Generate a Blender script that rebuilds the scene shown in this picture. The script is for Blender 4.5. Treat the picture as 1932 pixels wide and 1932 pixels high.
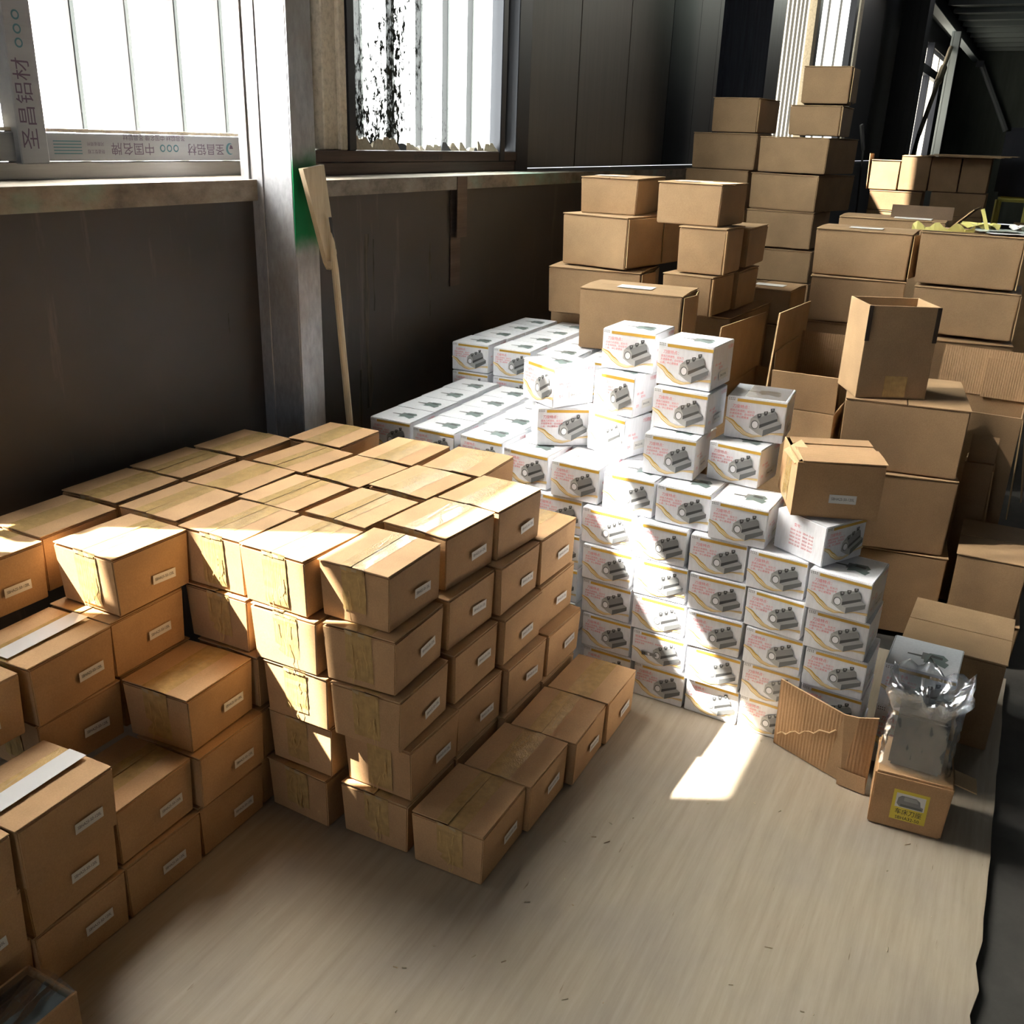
import bpy, bmesh, math, random
from mathutils import Vector, Matrix, noise as mnoise
random.seed(7)
for o in list(bpy.data.objects): bpy.data.objects.remove(o)
S = bpy.context.scene
C = S.collection

# ---------------------------------------------------------------- camera
RIGHT = Vector((0.46612, -0.88409, 0.03346)); DOWN = Vector((-0.30722, -0.19721, -0.93098)); FWD = Vector((0.82967, 0.42367, -0.36353))
cam_d = bpy.data.cameras.new('camera'); cam = bpy.data.objects.new('camera', cam_d); C.objects.link(cam)
m3 = Matrix((RIGHT, -DOWN, -FWD)).transposed()
cam.matrix_world = Matrix.Translation((0, 0, 1.5)) @ m3.to_4x4()
cam_d.sensor_width = 36; cam_d.lens = 1811.27/1932*36; cam_d.clip_start = 0.05; cam_d.clip_end = 200
S.camera = cam
# ---------------------------------------------------------------- sky, sun, exposure
W = bpy.data.worlds.new('sky'); S.world = W; W.use_nodes = True
bg = W.node_tree.nodes['Background']; bg.inputs[0].default_value = (0.90, 0.94, 1.0, 1); bg.inputs[1].default_value = 1.1
sun_d = bpy.data.lights.new('sun', 'SUN'); sun_d.energy = 290; sun_d.angle = math.radians(0.7); sun_d.color = (1.0, 0.94, 0.84)
sun = bpy.data.objects.new('sun', sun_d); C.objects.link(sun); sun.location = (-3, 8, 9)
sun.rotation_euler = Vector((0.385, -0.72, -1.0)).to_track_quat('-Z', 'Y').to_euler()
S.view_settings.view_transform = 'Standard'; S.view_settings.look = 'None'; S.view_settings.gamma = 1
S.view_settings.use_curve_mapping = False; S.view_settings.exposure = 0.52
S.cycles.max_bounces = 8; S.cycles.diffuse_bounces = 5; S.cycles.transparent_max_bounces = 16
S.cycles.caustics_reflective = False; S.cycles.caustics_refractive = False; S.cycles.sample_clamp_indirect = 150

# ---------------------------------------------------------------- materials
def pm(name, col, rough=.6, metal=0, spec=.5, coat=0, alpha=1):
    m = bpy.data.materials.new(name); m.use_nodes = True
    b = m.node_tree.nodes['Principled BSDF']
    b.inputs['Base Color'].default_value = (*col, 1); b.inputs['Roughness'].default_value = rough
    b.inputs['Metallic'].default_value = metal; b.inputs['Specular IOR Level'].default_value = spec
    b.inputs['Coat Weight'].default_value = coat; b.inputs['Alpha'].default_value = alpha
    return m
class NT:
    def __init__(s, m): s.m = m; s.t = m.node_tree; s.n = s.t.nodes; s.b = s.n.get('Principled BSDF')
    def add(s, k, **kw):
        n = s.n.new(k)
        for a, v in kw.items(): setattr(n, a, v)
        return n
    def link(s, a, b): s.t.links.new(a, b)
    def coords(s, scale=(1, 1, 1), rotz=0, rand=True, loc=(0, 0, 0)):
        tc = s.add('ShaderNodeTexCoord'); mp = s.add('ShaderNodeMapping')
        mp.inputs['Scale'].default_value = scale; mp.inputs['Rotation'].default_value = (0, 0, rotz); mp.inputs['Location'].default_value = loc
        if rand:
            oi = s.add('ShaderNodeObjectInfo'); vm = s.add('ShaderNodeVectorMath', operation='SCALE'); vm.inputs[0].default_value = (3.1, 5.7, 2.3)
            s.link(oi.outputs['Random'], vm.inputs['Scale']); va = s.add('ShaderNodeVectorMath', operation='ADD')
            s.link(tc.outputs['Object'], va.inputs[0]); s.link(vm.outputs[0], va.inputs[1]); s.link(va.outputs[0], mp.inputs[0])
        else: s.link(tc.outputs['Object'], mp.inputs[0])
        return mp.outputs[0]
    def noise(s, vec, scale, detail=4, rough=.55):
        n = s.add('ShaderNodeTexNoise'); n.inputs['Scale'].default_value = scale; n.inputs['Detail'].default_value = detail; n.inputs['Roughness'].default_value = rough
        s.link(vec, n.inputs['Vector']); return n.outputs['Fac']
    def ramp(s, fac, stops):
        r = s.add('ShaderNodeValToRGB'); e = r.color_ramp.elements
        while len(e) < len(stops): e.new(.5)
        for i, (p, c) in enumerate(stops): e[i].position = p; e[i].color = (*c, 1) if len(c) == 3 else c
        s.link(fac, r.inputs[0]); return r.outputs[0]
    def mix(s, fac, a, b, mode='MIX'):
        n = s.add('ShaderNodeMix', data_type='RGBA', blend_type=mode)
        for i, v in ((0, fac), (6, a), (7, b)):
            if hasattr(v, 'is_linked') or hasattr(v, 'links'): s.link(v, n.inputs[i])
            elif i == 0: n.inputs[0].default_value = v
            else: n.inputs[i].default_value = (*v, 1)
        return n.outputs[2]
    def bump(s, h, strength=.2, dist=.002):
        b = s.add('ShaderNodeBump'); b.inputs['Strength'].default_value = strength; b.inputs['Distance'].default_value = dist
        s.link(h, b.inputs['Height']); s.link(b.outputs[0], s.b.inputs['Normal'])
    def col(s, c): s.link(c, s.b.inputs['Base Color'])
    def mathn(s, op, a, b):
        n = s.add('ShaderNodeMath', operation=op)
        for i, v in ((0, a), (1, b)):
            if hasattr(v, 'links'): s.link(v, n.inputs[i])
            else: n.inputs[i].default_value = v
        return n.outputs[0]
def card(name, c, flute=0, rough=.75, var=.14):
    m = pm(name, c, rough, spec=.25); t = NT(m)
    v = t.coords((1, 1, 1)); n1 = t.noise(v, 9, 5); n2 = t.noise(t.coords((1, 1, .75)), 330, 2)
    c1 = t.ramp(n1, [(.25, tuple(x*(1-var) for x in c)), (.75, tuple(min(1, x*(1+var)) for x in c))])
    c2 = t.ramp(n2, [(.3, (.90, .89, .87)), (.7, (1.04, 1.04, 1.04))])
    oi = t.add('ShaderNodeObjectInfo'); c3 = t.ramp(oi.outputs['Random'], [(0, (.9, .88, .85)), (1, (1.05, 1.05, 1.04))])
    cc = t.mix(1, t.mix(1, c1, c2, 'MULTIPLY'), c3, 'MULTIPLY')
    if flute:
        w = t.add('ShaderNodeTexWave', bands_direction='Y'); w.inputs['Scale'].default_value = flute; w.inputs['Distortion'].default_value = .4
        t.link(t.coords(rand=False), w.inputs['Vector'])
        cc = t.mix(1, cc, t.ramp(w.outputs['Fac'], [(0, (.91, .90, .88)), (1, (1.03, 1.03, 1.03))]), 'MULTIPLY'); t.bump(w.outputs['Fac'], .3, .002)
    else: t.bump(n2, .12, .001)
    t.col(cc); return m
M = {}
CARD = (.36, .235, .13)
M['card'] = card('cardboard', CARD)
M['card_small'] = card('cardboard_fine', (.52, .325, .168))
M['card_flute'] = card('cardboard_fluted', (.42, .26, .14), flute=38)
M['card_edge'] = card('cardboard_edge', (.52, .36, .20))
def tape(name, c):
    m = pm(name, c, .22, spec=.6, coat=.4); t = NT(m)
    n = t.noise(t.coords((1, 1, 1)), 55, 3); n2 = t.noise(t.coords((6, 6, .6)), 40, 2)
    t.col(t.ramp(n, [(.3, tuple(x*.82 for x in c)), (.7, tuple(min(1, x*1.12) for x in c))])); t.bump(n2, .35, .003); return m
M['tape'] = tape('packing_tape', (.52, .345, .14)); M['crease'] = pm('tape_crease', (.62, .42, .17), .12, coat=.6)
M['film'] = pm('tape_glint', (.50, .38, .22), .1, coat=1)  # paler strips that paint a glint onto the tape
M['paper'] = pm('sticker_paper', (.74, .72, .68), .5)
M['ink'] = pm('black_ink', (.03, .03, .032), .6)
M['white'] = pm('white_card', (.80, .81, .84), .38, spec=.4, coat=.15)
t = NT(M['white']); n = t.noise(t.coords((1, 1, .2)), 150, 2); t.col(t.ramp(n, [(.3, (.76, .77, .80)), (.7, (.83, .84, .87))])); t.bump(n, .05, .0006)
for k, c in dict(gold=(.60, .36, .055), gold2=(.78, .55, .20), gold3=(.86, .74, .50), red=(.74, .13, .17), g1=(.33, .335, .335), g2=(.22, .225, .225), g3=(.125, .13, .13), g4=(.055, .057, .058), g5=(.42, .42, .41), bore=(.80, .80, .82), teal=(.16, .21, .20), blue=(.06, .10, .32)).items():
    M[k] = pm('print_'+k, c, .4, coat=.15)
def streaky(name, c1, c2, scale=(1, 1, .06), s=60, rough=.6, metal=0, lo=.35, hi=.7, spec=.4, bump=0):
    m = pm(name, c1, rough, metal, spec); t = NT(m); n = t.noise(t.coords(scale, rand=False), s, 6, .65)
    t.col(t.ramp(n, [(lo, c1), (hi, c2)]))
    if bump: t.bump(n, bump, .003)
    return m
# dark lower wall sheet: brown black board with pale drips
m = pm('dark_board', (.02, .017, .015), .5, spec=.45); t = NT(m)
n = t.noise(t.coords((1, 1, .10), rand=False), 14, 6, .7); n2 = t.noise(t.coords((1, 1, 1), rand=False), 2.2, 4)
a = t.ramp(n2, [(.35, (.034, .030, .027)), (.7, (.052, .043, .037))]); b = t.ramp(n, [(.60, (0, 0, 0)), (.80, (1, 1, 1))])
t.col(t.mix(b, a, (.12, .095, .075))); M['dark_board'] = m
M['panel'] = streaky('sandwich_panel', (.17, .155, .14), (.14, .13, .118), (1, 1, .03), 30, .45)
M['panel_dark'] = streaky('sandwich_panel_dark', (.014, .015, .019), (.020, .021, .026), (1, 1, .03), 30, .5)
M['navy'] = streaky('navy_steel', (.022, .026, .042), (.045, .052, .075), (1, 1, .05), 40, .4, .3)
m = pm('worn_sill', (.2, .17, .13), .8); t = NT(m); n = t.noise(t.coords((1, 1, 1.5), rand=False), 7, 8, .7); n2 = t.noise(t.coords((.6, 1, 1), rand=False), 3.5, 5)
t.col(t.mix(t.ramp(n2, [(.56, (0, 0, 0)), (.66, (1, 1, 1))]), t.ramp(n, [(.3, (.10, .082, .06)), (.5, (.24, .20, .155)), (.72, (.36, .32, .26))]), (.22, .32, .26))); t.bump(n, .6, .006); M['sill'] = m
M['alu'] = streaky('aluminium', (.36, .35, .34), (.26, .25, .24), (.05, 1, 1), 30, .38, .75)
M['alu_film'] = streaky('aluminium_film', (.33, .34, .36), (.28, .29, .31), (.05, 1, 1), 30, .45, .2)
M['brown_frame'] = streaky('brown_frame', (.055, .035, .03), (.11, .075, .062), (.04, 1, 1), 40, .35, .3)
M['black_frame'] = pm('black_frame', (.018, .018, .024), .4, .3)
M['dusty'] = streaky('dusty_cream', (.62, .55, .43), (.34, .29, .22), (1, 1, .8), 60, .9, lo=.45, hi=.8)
m = pm('galvanised', (.5, .52, .55), .42, .55); t = NT(m); v = t.coords((1, 1, .35), rand=False); n = t.noise(v, 60, 6, .7); n2 = t.noise(t.coords((1, 1, .5), rand=False), 5, 4)
base = t.mix(t.ramp(n2, [(.45, (0, 0, 0)), (.75, (1, 1, 1))]), t.ramp(n, [(.3, (.30, .31, .33)), (.7, (.46, .47, .50))]), (.25, .205, .165))
t.col(base); t.bump(n, .15, .001); M['galv'] = m
# column flange with a sprayed green patch
m = m.copy(); m.name = 'galvanised_green_spray'; t = NT(m); old = t.b.inputs['Base Color'].links[0].from_socket
tc = t.add('ShaderNodeTexCoord'); sp = t.add('ShaderNodeSeparateXYZ'); t.link(tc.outputs['Object'], sp.inputs[0])
nz = t.noise(t.coords((1, 1, 1), rand=False), 14, 4); zz = t.mathn('ADD', sp.outputs['Z'], t.mathn('MULTIPLY', nz, .06))
a = t.ramp(zz, [(0, (0, 0, 0)), (1, (1, 1, 1))]); r = t.n[-1] if False else None
mr = t.add('ShaderNodeMapRange', interpolation_type='SMOOTHSTEP'); mr.inputs[1].default_value = 1.17; mr.inputs[2].default_value = 1.24; t.link(zz, mr.inputs[0])
mr2 = t.add('ShaderNodeMapRange', interpolation_type='SMOOTHSTEP'); mr2.inputs[1].default_value = 1.50; mr2.inputs[2].default_value = 1.41; t.link(zz, mr2.inputs[0])
t.col(t.mix(t.mathn('MULTIPLY', mr.outputs[0], mr2.outputs[0]), old, (.0, .17, .055))); M['galv_green'] = m
# plywood
m = pm('plywood', (.5, .42, .31), .6, spec=.3); t = NT(m)
v = t.coords((.10, 1.6, 1), rotz=math.radians(8), rand=False); v2 = t.coords((1, 1, 1), rand=False)
n1 = t.noise(v, 26, 7, .7); n2 = t.noise(v2, 3.2, 5); n3 = t.noise(t.coords((.25, 2.2, 1), rotz=math.radians(8), rand=False), 42, 3, .6)
a = t.ramp(n1, [(.3, (.285, .238, .182)), (.5, (.335, .285, .22)), (.72, (.385, .33, .26))]); b = t.ramp(n2, [(.3, (.86, .85, .88)), (.55, (1, .98, .93)), (.8, (1.03, .97, .90))])
c = t.ramp(n3, [(.70, (1, 1, 1)), (.76, (.55, .48, .40))])
t.col(t.mix(1, t.mix(1, a, b, 'MULTIPLY'), c, 'MULTIPLY')); t.bump(n1, .15, .002); M['ply'] = m
M['ply_edge'] = streaky('plywood_edge', (.50, .37, .23), (.26, .16, .09), (1, 1, 9), 20, .8)
M['concrete'] = streaky('dark_concrete', (.035, .033, .028), (.055, .051, .044), (1, 1, 1), 9, .8)
M['wood'] = streaky('raw_wood', (.58, .49, .34), (.44, .35, .23), (1, 1, .12), 60, .75, bump=.3)
M['ceiling'] = streaky('deck_steel', (.10, .12, .12), (.07, .085, .085), (.2, 1, 1), 12, .5, .4)
M['endwall'] = streaky('pale_green_wall', (.20, .24, .22), (.15, .18, .17), (1, 1, .1), 6, .7)
M['greywall'] = pm('grey_wall', (.07, .066, .062), .8)
M['drip'] = streaky('paint_run', (.10, .085, .065), (.03, .025, .02), (1, 1, .08), 50, .8, lo=.4, hi=.6)
M['galv_far'] = pm('pale_steel', (.55, .62, .66), .45, .3)
M['deck_rib'] = pm('deck_rib', (.22, .25, .25), .4, .5)
M['sheen_tape'] = pm('clear_tape', (.72, .72, .72), .12, coat=.8)  # clear tape with the window sheen put into its colour
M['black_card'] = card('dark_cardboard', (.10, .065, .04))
M['slot'] = pm('slot_dark', (.04, .025, .015), .8)
M['black'] = pm('black_block', (.010, .011, .013), .5)
M['darkcover'] = streaky('dark_cover', (.012, .014, .022), (.02, .023, .034), (1, 1, .2), 8, .7)
M['yellow_sticker'] = pm('yellow_sticker', (.72, .58, .06), .5); M['yellow_steel'] = pm('yellow_steel', (.55, .50, .12), .5)
M['yellow_film'] = pm('yellow_film', (.55, .50, .16), .3); M['grey_film'] = pm('grey_film', (.42, .46, .42), .3); M['blue_bag'] = pm('blue_bag', (.03, .25, .62), .4)
M['purple_ink'] = pm('purple_ink', (.10, .065, .11), .6); M['teal_ink'] = pm('teal_ink', (.06, .17, .21), .6)
def sheet(name, direct, trans, tint, dirt=0):
    m = bpy.data.materials.new(name); m.use_nodes = True; t = NT(m); n = t.n; n.remove(t.b); out = n['Material Output']
    tr = t.add('ShaderNodeBsdfTransparent'); tl = t.add('ShaderNodeBsdfTranslucent'); tl.inputs[0].default_value = (*tint, 1); tr.inputs[0].default_value = (1, 1, 1, 1)
    df = t.add('ShaderNodeBsdfDiffuse'); df.inputs[0].default_value = (.12, .12, .12, 1)
    a = t.add('ShaderNodeMixShader'); a.inputs[0].default_value = trans; t.link(df.outputs[0], a.inputs[1]); t.link(tl.outputs[0], a.inputs[2])
    b = t.add('ShaderNodeMixShader'); b.inputs[0].default_value = direct; t.link(a.outputs[0], b.inputs[1]); t.link(tr.outputs[0], b.inputs[2])
    last = b.outputs[0]
    if dirt:
        v = t.coords((1, 1, .55), rand=False); big = t.noise(t.coords((1, 1, .25), rand=False, loc=(.3, 0, .1)), 3.2, 3); fine = t.noise(v, 46, 7, .75)
        sx = t.add('ShaderNodeSeparateXYZ'); tc = t.add('ShaderNodeTexCoord'); t.link(tc.outputs['Object'], sx.inputs[0])
        left = t.add('ShaderNodeMapRange'); left.inputs[1].default_value = 4.0; left.inputs[2].default_value = 3.0; left.inputs[3].default_value = -.10; left.inputs[4].default_value = .10; t.link(sx.outputs['X'], left.inputs[0])
        f = t.mathn('ADD', t.mathn('ADD', t.mathn('MULTIPLY', big, .55), t.mathn('MULTIPLY', fine, .75)), left.outputs[0])
        mask = t.ramp(f, [(.70, (0, 0, 0)), (.78, (1, 1, 1))])
        dd = t.add('ShaderNodeBsdfDiffuse'); dd.inputs[0].default_value = (.035, .04, .035, 1)
        c = t.add('ShaderNodeMixShader'); t.link(mask, c.inputs[0]); t.link(last, c.inputs[1]); t.link(dd.outputs[0], c.inputs[2]); last = c.outputs[0]
    t.link(last, out.inputs[0]); return m
M['sheet'] = sheet('milky_sheet', .006, .90, (.93, .96, .99))
M['sun_filter'] = sheet('sun_dimming_pane', .14, .3, (.5, .5, .5))  # for added panes that dim the direct sun in unseen gaps
M['blind_blue'] = sheet('pale_pane', .0, .05, (.86, .95, .98))
M['sheet2'] = sheet('grey_milky_sheet', .003, .90, (.25, .28, .30))
M['rib'] = sheet('shaded_rib', .0, .5, (.019, .022, .0225))  # rib shading put into the tint, far darker than the sheet
M['blind'] = sheet('cream_blind', .0, .05, (.95, .92, .82))
M['rib_far'] = sheet('shaded_cream_rib', .0, .035, (.9, .86, .74))  # rib shade put into a slightly lower transmission than the blind
M['dirty_glass'] = sheet('dirty_glass', .985, .5, (.85, .9, .95), dirt=1)
def clear(name, gl, col=(1, 1, 1), rough=.02, bump=0, haze=0):
    m = bpy.data.materials.new(name); m.use_nodes = True; t = NT(m); t.n.remove(t.b); out = t.n['Material Output']
    tr = t.add('ShaderNodeBsdfTransparent'); tr.inputs[0].default_value = (*col, 1); g = t.add('ShaderNodeBsdfGlossy'); g.inputs['Roughness'].default_value = rough; g.inputs[0].default_value = (.9, .92, .95, 1)
    lw = t.add('ShaderNodeLayerWeight'); lw.inputs[0].default_value = .35
    f = t.mathn('ADD', t.mathn('MULTIPLY', lw.outputs['Facing'], gl), gl*.3)
    mx = t.add('ShaderNodeMixShader'); t.link(f, mx.inputs[0]); t.link(tr.outputs[0], mx.inputs[1]); t.link(g.outputs[0], mx.inputs[2]); last = mx.outputs[0]
    if haze:
        d = t.add('ShaderNodeBsdfDiffuse'); d.inputs[0].default_value = (.75, .77, .80, 1); m2 = t.add('ShaderNodeMixShader'); m2.inputs[0].default_value = haze
        t.link(last, m2.inputs[1]); t.link(d.outputs[0], m2.inputs[2]); last = m2.outputs[0]
    if bump:
        b = t.add('ShaderNodeBump'); b.inputs['Strength'].default_value = bump; t.link(t.noise(t.coords(), 30, 4), b.inputs['Height']); t.link(b.outputs[0], g.inputs['Normal'])
    t.link(last, out.inputs[0]); return m
M['glass'] = clear('window_glass', .25); M['bag'] = clear('plastic_film', .5, (.95, .96, .97), .12, .6, .035)

# ---------------------------------------------------------------- mesh helpers
class MB:
    def __init__(s): s.v = []; s.f = []; s.m = []; s.mats = []; s.smooth = False
    def mi(s, mat):
        if mat not in s.mats: s.mats.append(mat)
        return s.mats.index(mat)
    def poly(s, pts, mat):
        b = len(s.v); s.v += [tuple(p) for p in pts]; s.f.append(tuple(range(b, b+len(pts)))); s.m.append(s.mi(mat)); return s
    def hexa(s, p, mat, sides=None):
        """8 corners: bottom 0-3 counter-clockwise, top 4-7"""
        b = len(s.v); s.v += [tuple(q) for q in p]; i = s.mi(mat)
        for f in ((3, 2, 1, 0), (4, 5, 6, 7), (0, 1, 5, 4), (1, 2, 6, 5), (2, 3, 7, 6), (3, 0, 4, 7)):
            s.f.append(tuple(b+k for k in f)); s.m.append(i if sides is None or f in ((3, 2, 1, 0), (4, 5, 6, 7)) else s.mi(sides))
        return s
    def box(s, lo, hi, mat):
        (a, b, c), (d, e, f) = lo, hi
        return s.hexa([(a, b, c), (d, b, c), (d, e, c), (a, e, c), (a, b, f), (d, b, f), (d, e, f), (a, e, f)], mat)
    def slab(s, p, eu, ev, th, mat, edge=None):
        p, eu, ev = Vector(p), Vector(eu), Vector(ev); n = eu.cross(ev).normalized()*th
        return s.hexa([p, p+eu, p+eu+ev, p+ev, p+n, p+eu+n, p+eu+ev+n, p+ev+n], mat, edge)
    def tube(s, pts, r, mat, k=8):
        pts = [Vector(p) for p in pts]; rr = r if isinstance(r, (list, tuple)) else [r]*len(pts); b = len(s.v); i = s.mi(mat)
        for j, p in enumerate(pts):
            d = (pts[min(j+1, len(pts)-1)]-pts[max(j-1, 0)]).normalized(); a = d.orthogonal().normalized(); c = d.cross(a)
            for q in range(k): an = 2*math.pi*q/k; s.v.append(tuple(p+(a*math.cos(an)+c*math.sin(an))*rr[j]))
        for j in range(len(pts)-1):
            for q in range(k):
                s.f.append((b+j*k+q, b+j*k+(q+1) % k, b+(j+1)*k+(q+1) % k, b+(j+1)*k+q)); s.m.append(i)
        s.f.append(tuple(b+q for q in range(k))[::-1]); s.m.append(i); s.f.append(tuple(b+(len(pts)-1)*k+q for q in range(k))); s.m.append(i); return s
    def mesh(s, name, bevel=0, seg=1):
        me = bpy.data.meshes.new(name); me.from_pydata(s.v, [], s.f)
        for m in s.mats: me.materials.append(m)
        me.polygons.foreach_set('material_index', s.m)
        if bevel:
            bm = bmesh.new(); bm.from_mesh(me); bmesh.ops.remove_doubles(bm, verts=bm.verts, dist=1e-5)
            bmesh.ops.bevel(bm, geom=bm.edges, offset=bevel, segments=seg, affect='EDGES', clamp_overlap=True); bm.to_mesh(me); bm.free()
        if s.smooth: me.polygons.foreach_set('use_smooth', [True]*len(me.polygons))
        me.update(); return me
    def build(s, name, parent=None, bevel=0, seg=1): return obj(name, s.mesh(name, bevel, seg), parent)
def obj(name, me, parent=None):
    o = bpy.data.objects.new(name, me); C.objects.link(o)
    if parent is not None: o.parent = parent
    return o
def tag(o, label, cat, group=None):
    o['label'] = label; o['category'] = cat
    if group: o['group'] = group
    return o
def struct(o, label=None):
    o['kind'] = 'structure'
    if label: o['label'] = label
    return o
def stuff(o): o['kind'] = 'stuff'; return o
def empty(name, loc=(0, 0, 0), rz=0):
    o = bpy.data.objects.new(name, None); C.objects.link(o); o.location = loc; o.rotation_euler = (0, 0, rz); o.empty_display_size = .05; return o
_txt = {}
def text_mesh(s, size, mat, align='CENTER', sx=1):
    k = (s, size, mat.name, align, sx)
    if k in _txt: return _txt[k]
    c = bpy.data.curves.new('lettering', 'FONT'); c.body = s; c.size = size; c.align_x = align; c.align_y = 'CENTER'; c.resolution_u = 2
    o = bpy.data.objects.new('lettering', c); C.objects.link(o); dg = bpy.context.evaluated_depsgraph_get()
    me = bpy.data.meshes.new_from_object(o.evaluated_get(dg)); me.name = 'lettering'
    bpy.data.objects.remove(o); me.materials.clear(); me.materials.append(mat)
    if sx != 1:
        for v in me.vertices: v.co.x *= sx
    _txt[k] = me; return me
ORD = ['first', 'second', 'third', 'fourth', 'fifth', 'sixth', 'seventh', 'eighth', 'ninth', 'tenth', 'eleventh', 'twelfth']

# ---------------------------------------------------------------- floor, walls, ceiling
struct(MB().box((-3, -5, -.12), (26, 2.45, -.018), M['concrete']).build('floor'))
YW = 2.05
def wall_pieces(parent, name, mat, rects, y0, y1):
    for (a, b, c, d) in rects: MB().box((a, y0, c), (b, y1, d), mat).build(name, parent)
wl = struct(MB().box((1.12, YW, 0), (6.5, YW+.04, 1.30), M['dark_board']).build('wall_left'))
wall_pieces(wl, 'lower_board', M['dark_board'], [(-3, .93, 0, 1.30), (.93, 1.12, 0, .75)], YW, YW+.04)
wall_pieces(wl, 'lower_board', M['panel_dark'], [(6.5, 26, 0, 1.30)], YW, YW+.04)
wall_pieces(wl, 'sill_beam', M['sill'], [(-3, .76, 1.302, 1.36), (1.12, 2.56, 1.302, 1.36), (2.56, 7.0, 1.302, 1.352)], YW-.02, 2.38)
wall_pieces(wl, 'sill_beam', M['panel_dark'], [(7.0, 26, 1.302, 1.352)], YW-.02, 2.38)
# upper sandwich panels, each its own part with a shallow joint
for (a, b) in ((-3, -1.9), (-1.9, -.8), (-.8, .28), (4.40, 5.10), (5.10, 5.80), (5.80, 6.52)):
    MB().box((a+.002, 2.30, 1.36), (b-.002, 2.39, 6.0), M['panel']).build('wall_panel', wl, .004)
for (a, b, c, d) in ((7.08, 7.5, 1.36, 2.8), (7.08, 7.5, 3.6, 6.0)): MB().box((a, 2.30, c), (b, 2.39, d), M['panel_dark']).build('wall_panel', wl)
MB().poly([(7.06, 2.395, 2.78), (7.52, 2.395, 2.78), (7.52, 2.395, 3.62), (7.06, 2.395, 3.62)], M['sun_filter']).build('pane', wl)  # unseen opening with a dimming pane, added to sunlight the far cartons
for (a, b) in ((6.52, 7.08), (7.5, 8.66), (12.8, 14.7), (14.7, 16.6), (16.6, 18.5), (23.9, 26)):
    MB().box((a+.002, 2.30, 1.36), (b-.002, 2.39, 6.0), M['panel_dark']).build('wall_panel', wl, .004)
wall_pieces(wl, 'head_panel', M['panel'], [(-3, 4.40, 4.30, 6.0), (2.76, 2.87, 1.36, 4.30)], 2.30, 2.39)
wall_pieces(wl, 'head_panel', M['panel_dark'], [(8.66, 12.8, 3.35, 6.0), (18.5, 23.9, 3.3, 6.0)], 2.30, 2.39)
# weathered adhesive strip and paint runs on the lower board
MB().box((3.40, YW-.0246, 1.12), (3.475, YW-.021, 1.35), M['brown_frame']).build('tape_strip', wl)
MB().box((3.385, YW-.004, .93), (3.46, YW-.0005, 1.30), M['brown_frame']).build('tape_strip', wl)
drip = MB()
for (x, z, w, h) in ((2.80, .55, .05, .62), (2.76, .30, .03, .4), (3.23, .95, .018, .16), (3.235, .83, .012, .06), (3.10, .42, .02, .06), (2.13, .93, .007, .06), (2.05, .62, .01, .01), (2.86, .9, .012, .25), (4.02, .75, .004, .02)):
    pts = []
    for k in range(7): pts.append((x+w*(.5+.5*math.sin(k*1.3))*.3, z+h*k/6))
    drip.poly([(px, YW-.0007, pz) for px, pz in pts]+[(px+w*(.55+.3*math.sin(k*2.1)), YW-.0007, pz) for k, (px, pz) in list(enumerate(pts))[::-1]], M['drip'])
stuff(drip.build('paint_runs', wl))
struct(MB().box((-3, -5.1, 0), (26, -5, 6.1), M['greywall']).build('wall_right'))
wf = struct(MB().box((-3.1, -5, 2.6), (-3, 2.45, 6.1), M['greywall']).build('wall_front')); MB().box((-3.1, -5, 0), (-3, .2, 2.6), M['greywall']).build('wall_side', wf)
struct(MB().box((26, -5, 0), (26.1, 2.45, 6.1), M['endwall']).build('wall_back'))
ce = struct(MB().box((-3, -5, 6.0), (16, 2.45, 6.1), M['ceiling']).build('ceiling'))
MB().box((16, -5, 3.66), (26, 2.30, 3.72), M['ceiling']).build('deck', ce)
for k in range(10): MB().box((16.6+k*.95, -5, 3.585), (16.66+k*.95, 1.84, 3.66), M['deck_rib']).build('purlin', ce)
bm_ = MB(); bm_.box((14.5, 1.84, 3.42), (25.9, 1.98, 3.435), M['galv_far']); bm_.box((14.5, 1.90, 3.435), (25.9, 1.92, 3.66), M['navy']); bm_.box((14.5, 1.84, 3.66), (25.9, 1.98, 3.675), M['navy'])
struct(bm_.build('trim_1'))
# ---------------------------------------------------------------- windows
def rib_sheet(parent, x0, x1, z0, z1, mat, y=2.40, pitch=.185, off=1.795, r=None):
    b = MB(); k = math.ceil((x0+.02-off)/pitch); r = r or M['rib']
    cur = x0
    while off+k*pitch+.016 < x1:
        c = off+k*pitch
        b.poly([(cur, y, z0), (c-.016, y, z0), (c-.016, y, z1), (cur, y, z1)], mat)
        for (a1, y1, a2, y2) in ((c-.016, y, c-.009, y-.022), (c-.009, y-.022, c+.009, y-.022), (c+.009, y-.022, c+.016, y)):
            b.poly([(a1, y1, z0), (a2, y2, z0), (a2, y2, z1), (a1, y1, z1)], r)
        cur = c+.016; k += 1
    b.poly([(cur, y, z0), (x1, y, z0), (x1, y, z1), (cur, y, z1)], mat)
    return b.build('corrugated_sheet', parent)
def put_text(s, size, mat, loc, rot, parent, name='lettering', sx=1):
    o = obj(name, text_mesh(s, size, mat, sx=sx), parent); o.location = loc; o.rotation_euler = rot; return o
w1 = MB(); w1.box((.90, 2.25, 1.356), (2.78, 2.33, 1.402), M['alu'])
w1 = struct(w1.build('window_1', None, .002))
MB().box((.95, 2.245, 1.404), (2.60, 2.295, 1.472), M['alu_film']).build('sash_rail', w1, .002)
MB().box((.95, 2.25, 1.473), (2.60, 2.28, 1.482), M['dusty']).build('glazing_bead', w1)
MB().box((1.655, 2.225, 1.398), (1.735, 2.28, 4.30), M['alu_film']).build('mullion', w1, .003)
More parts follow.
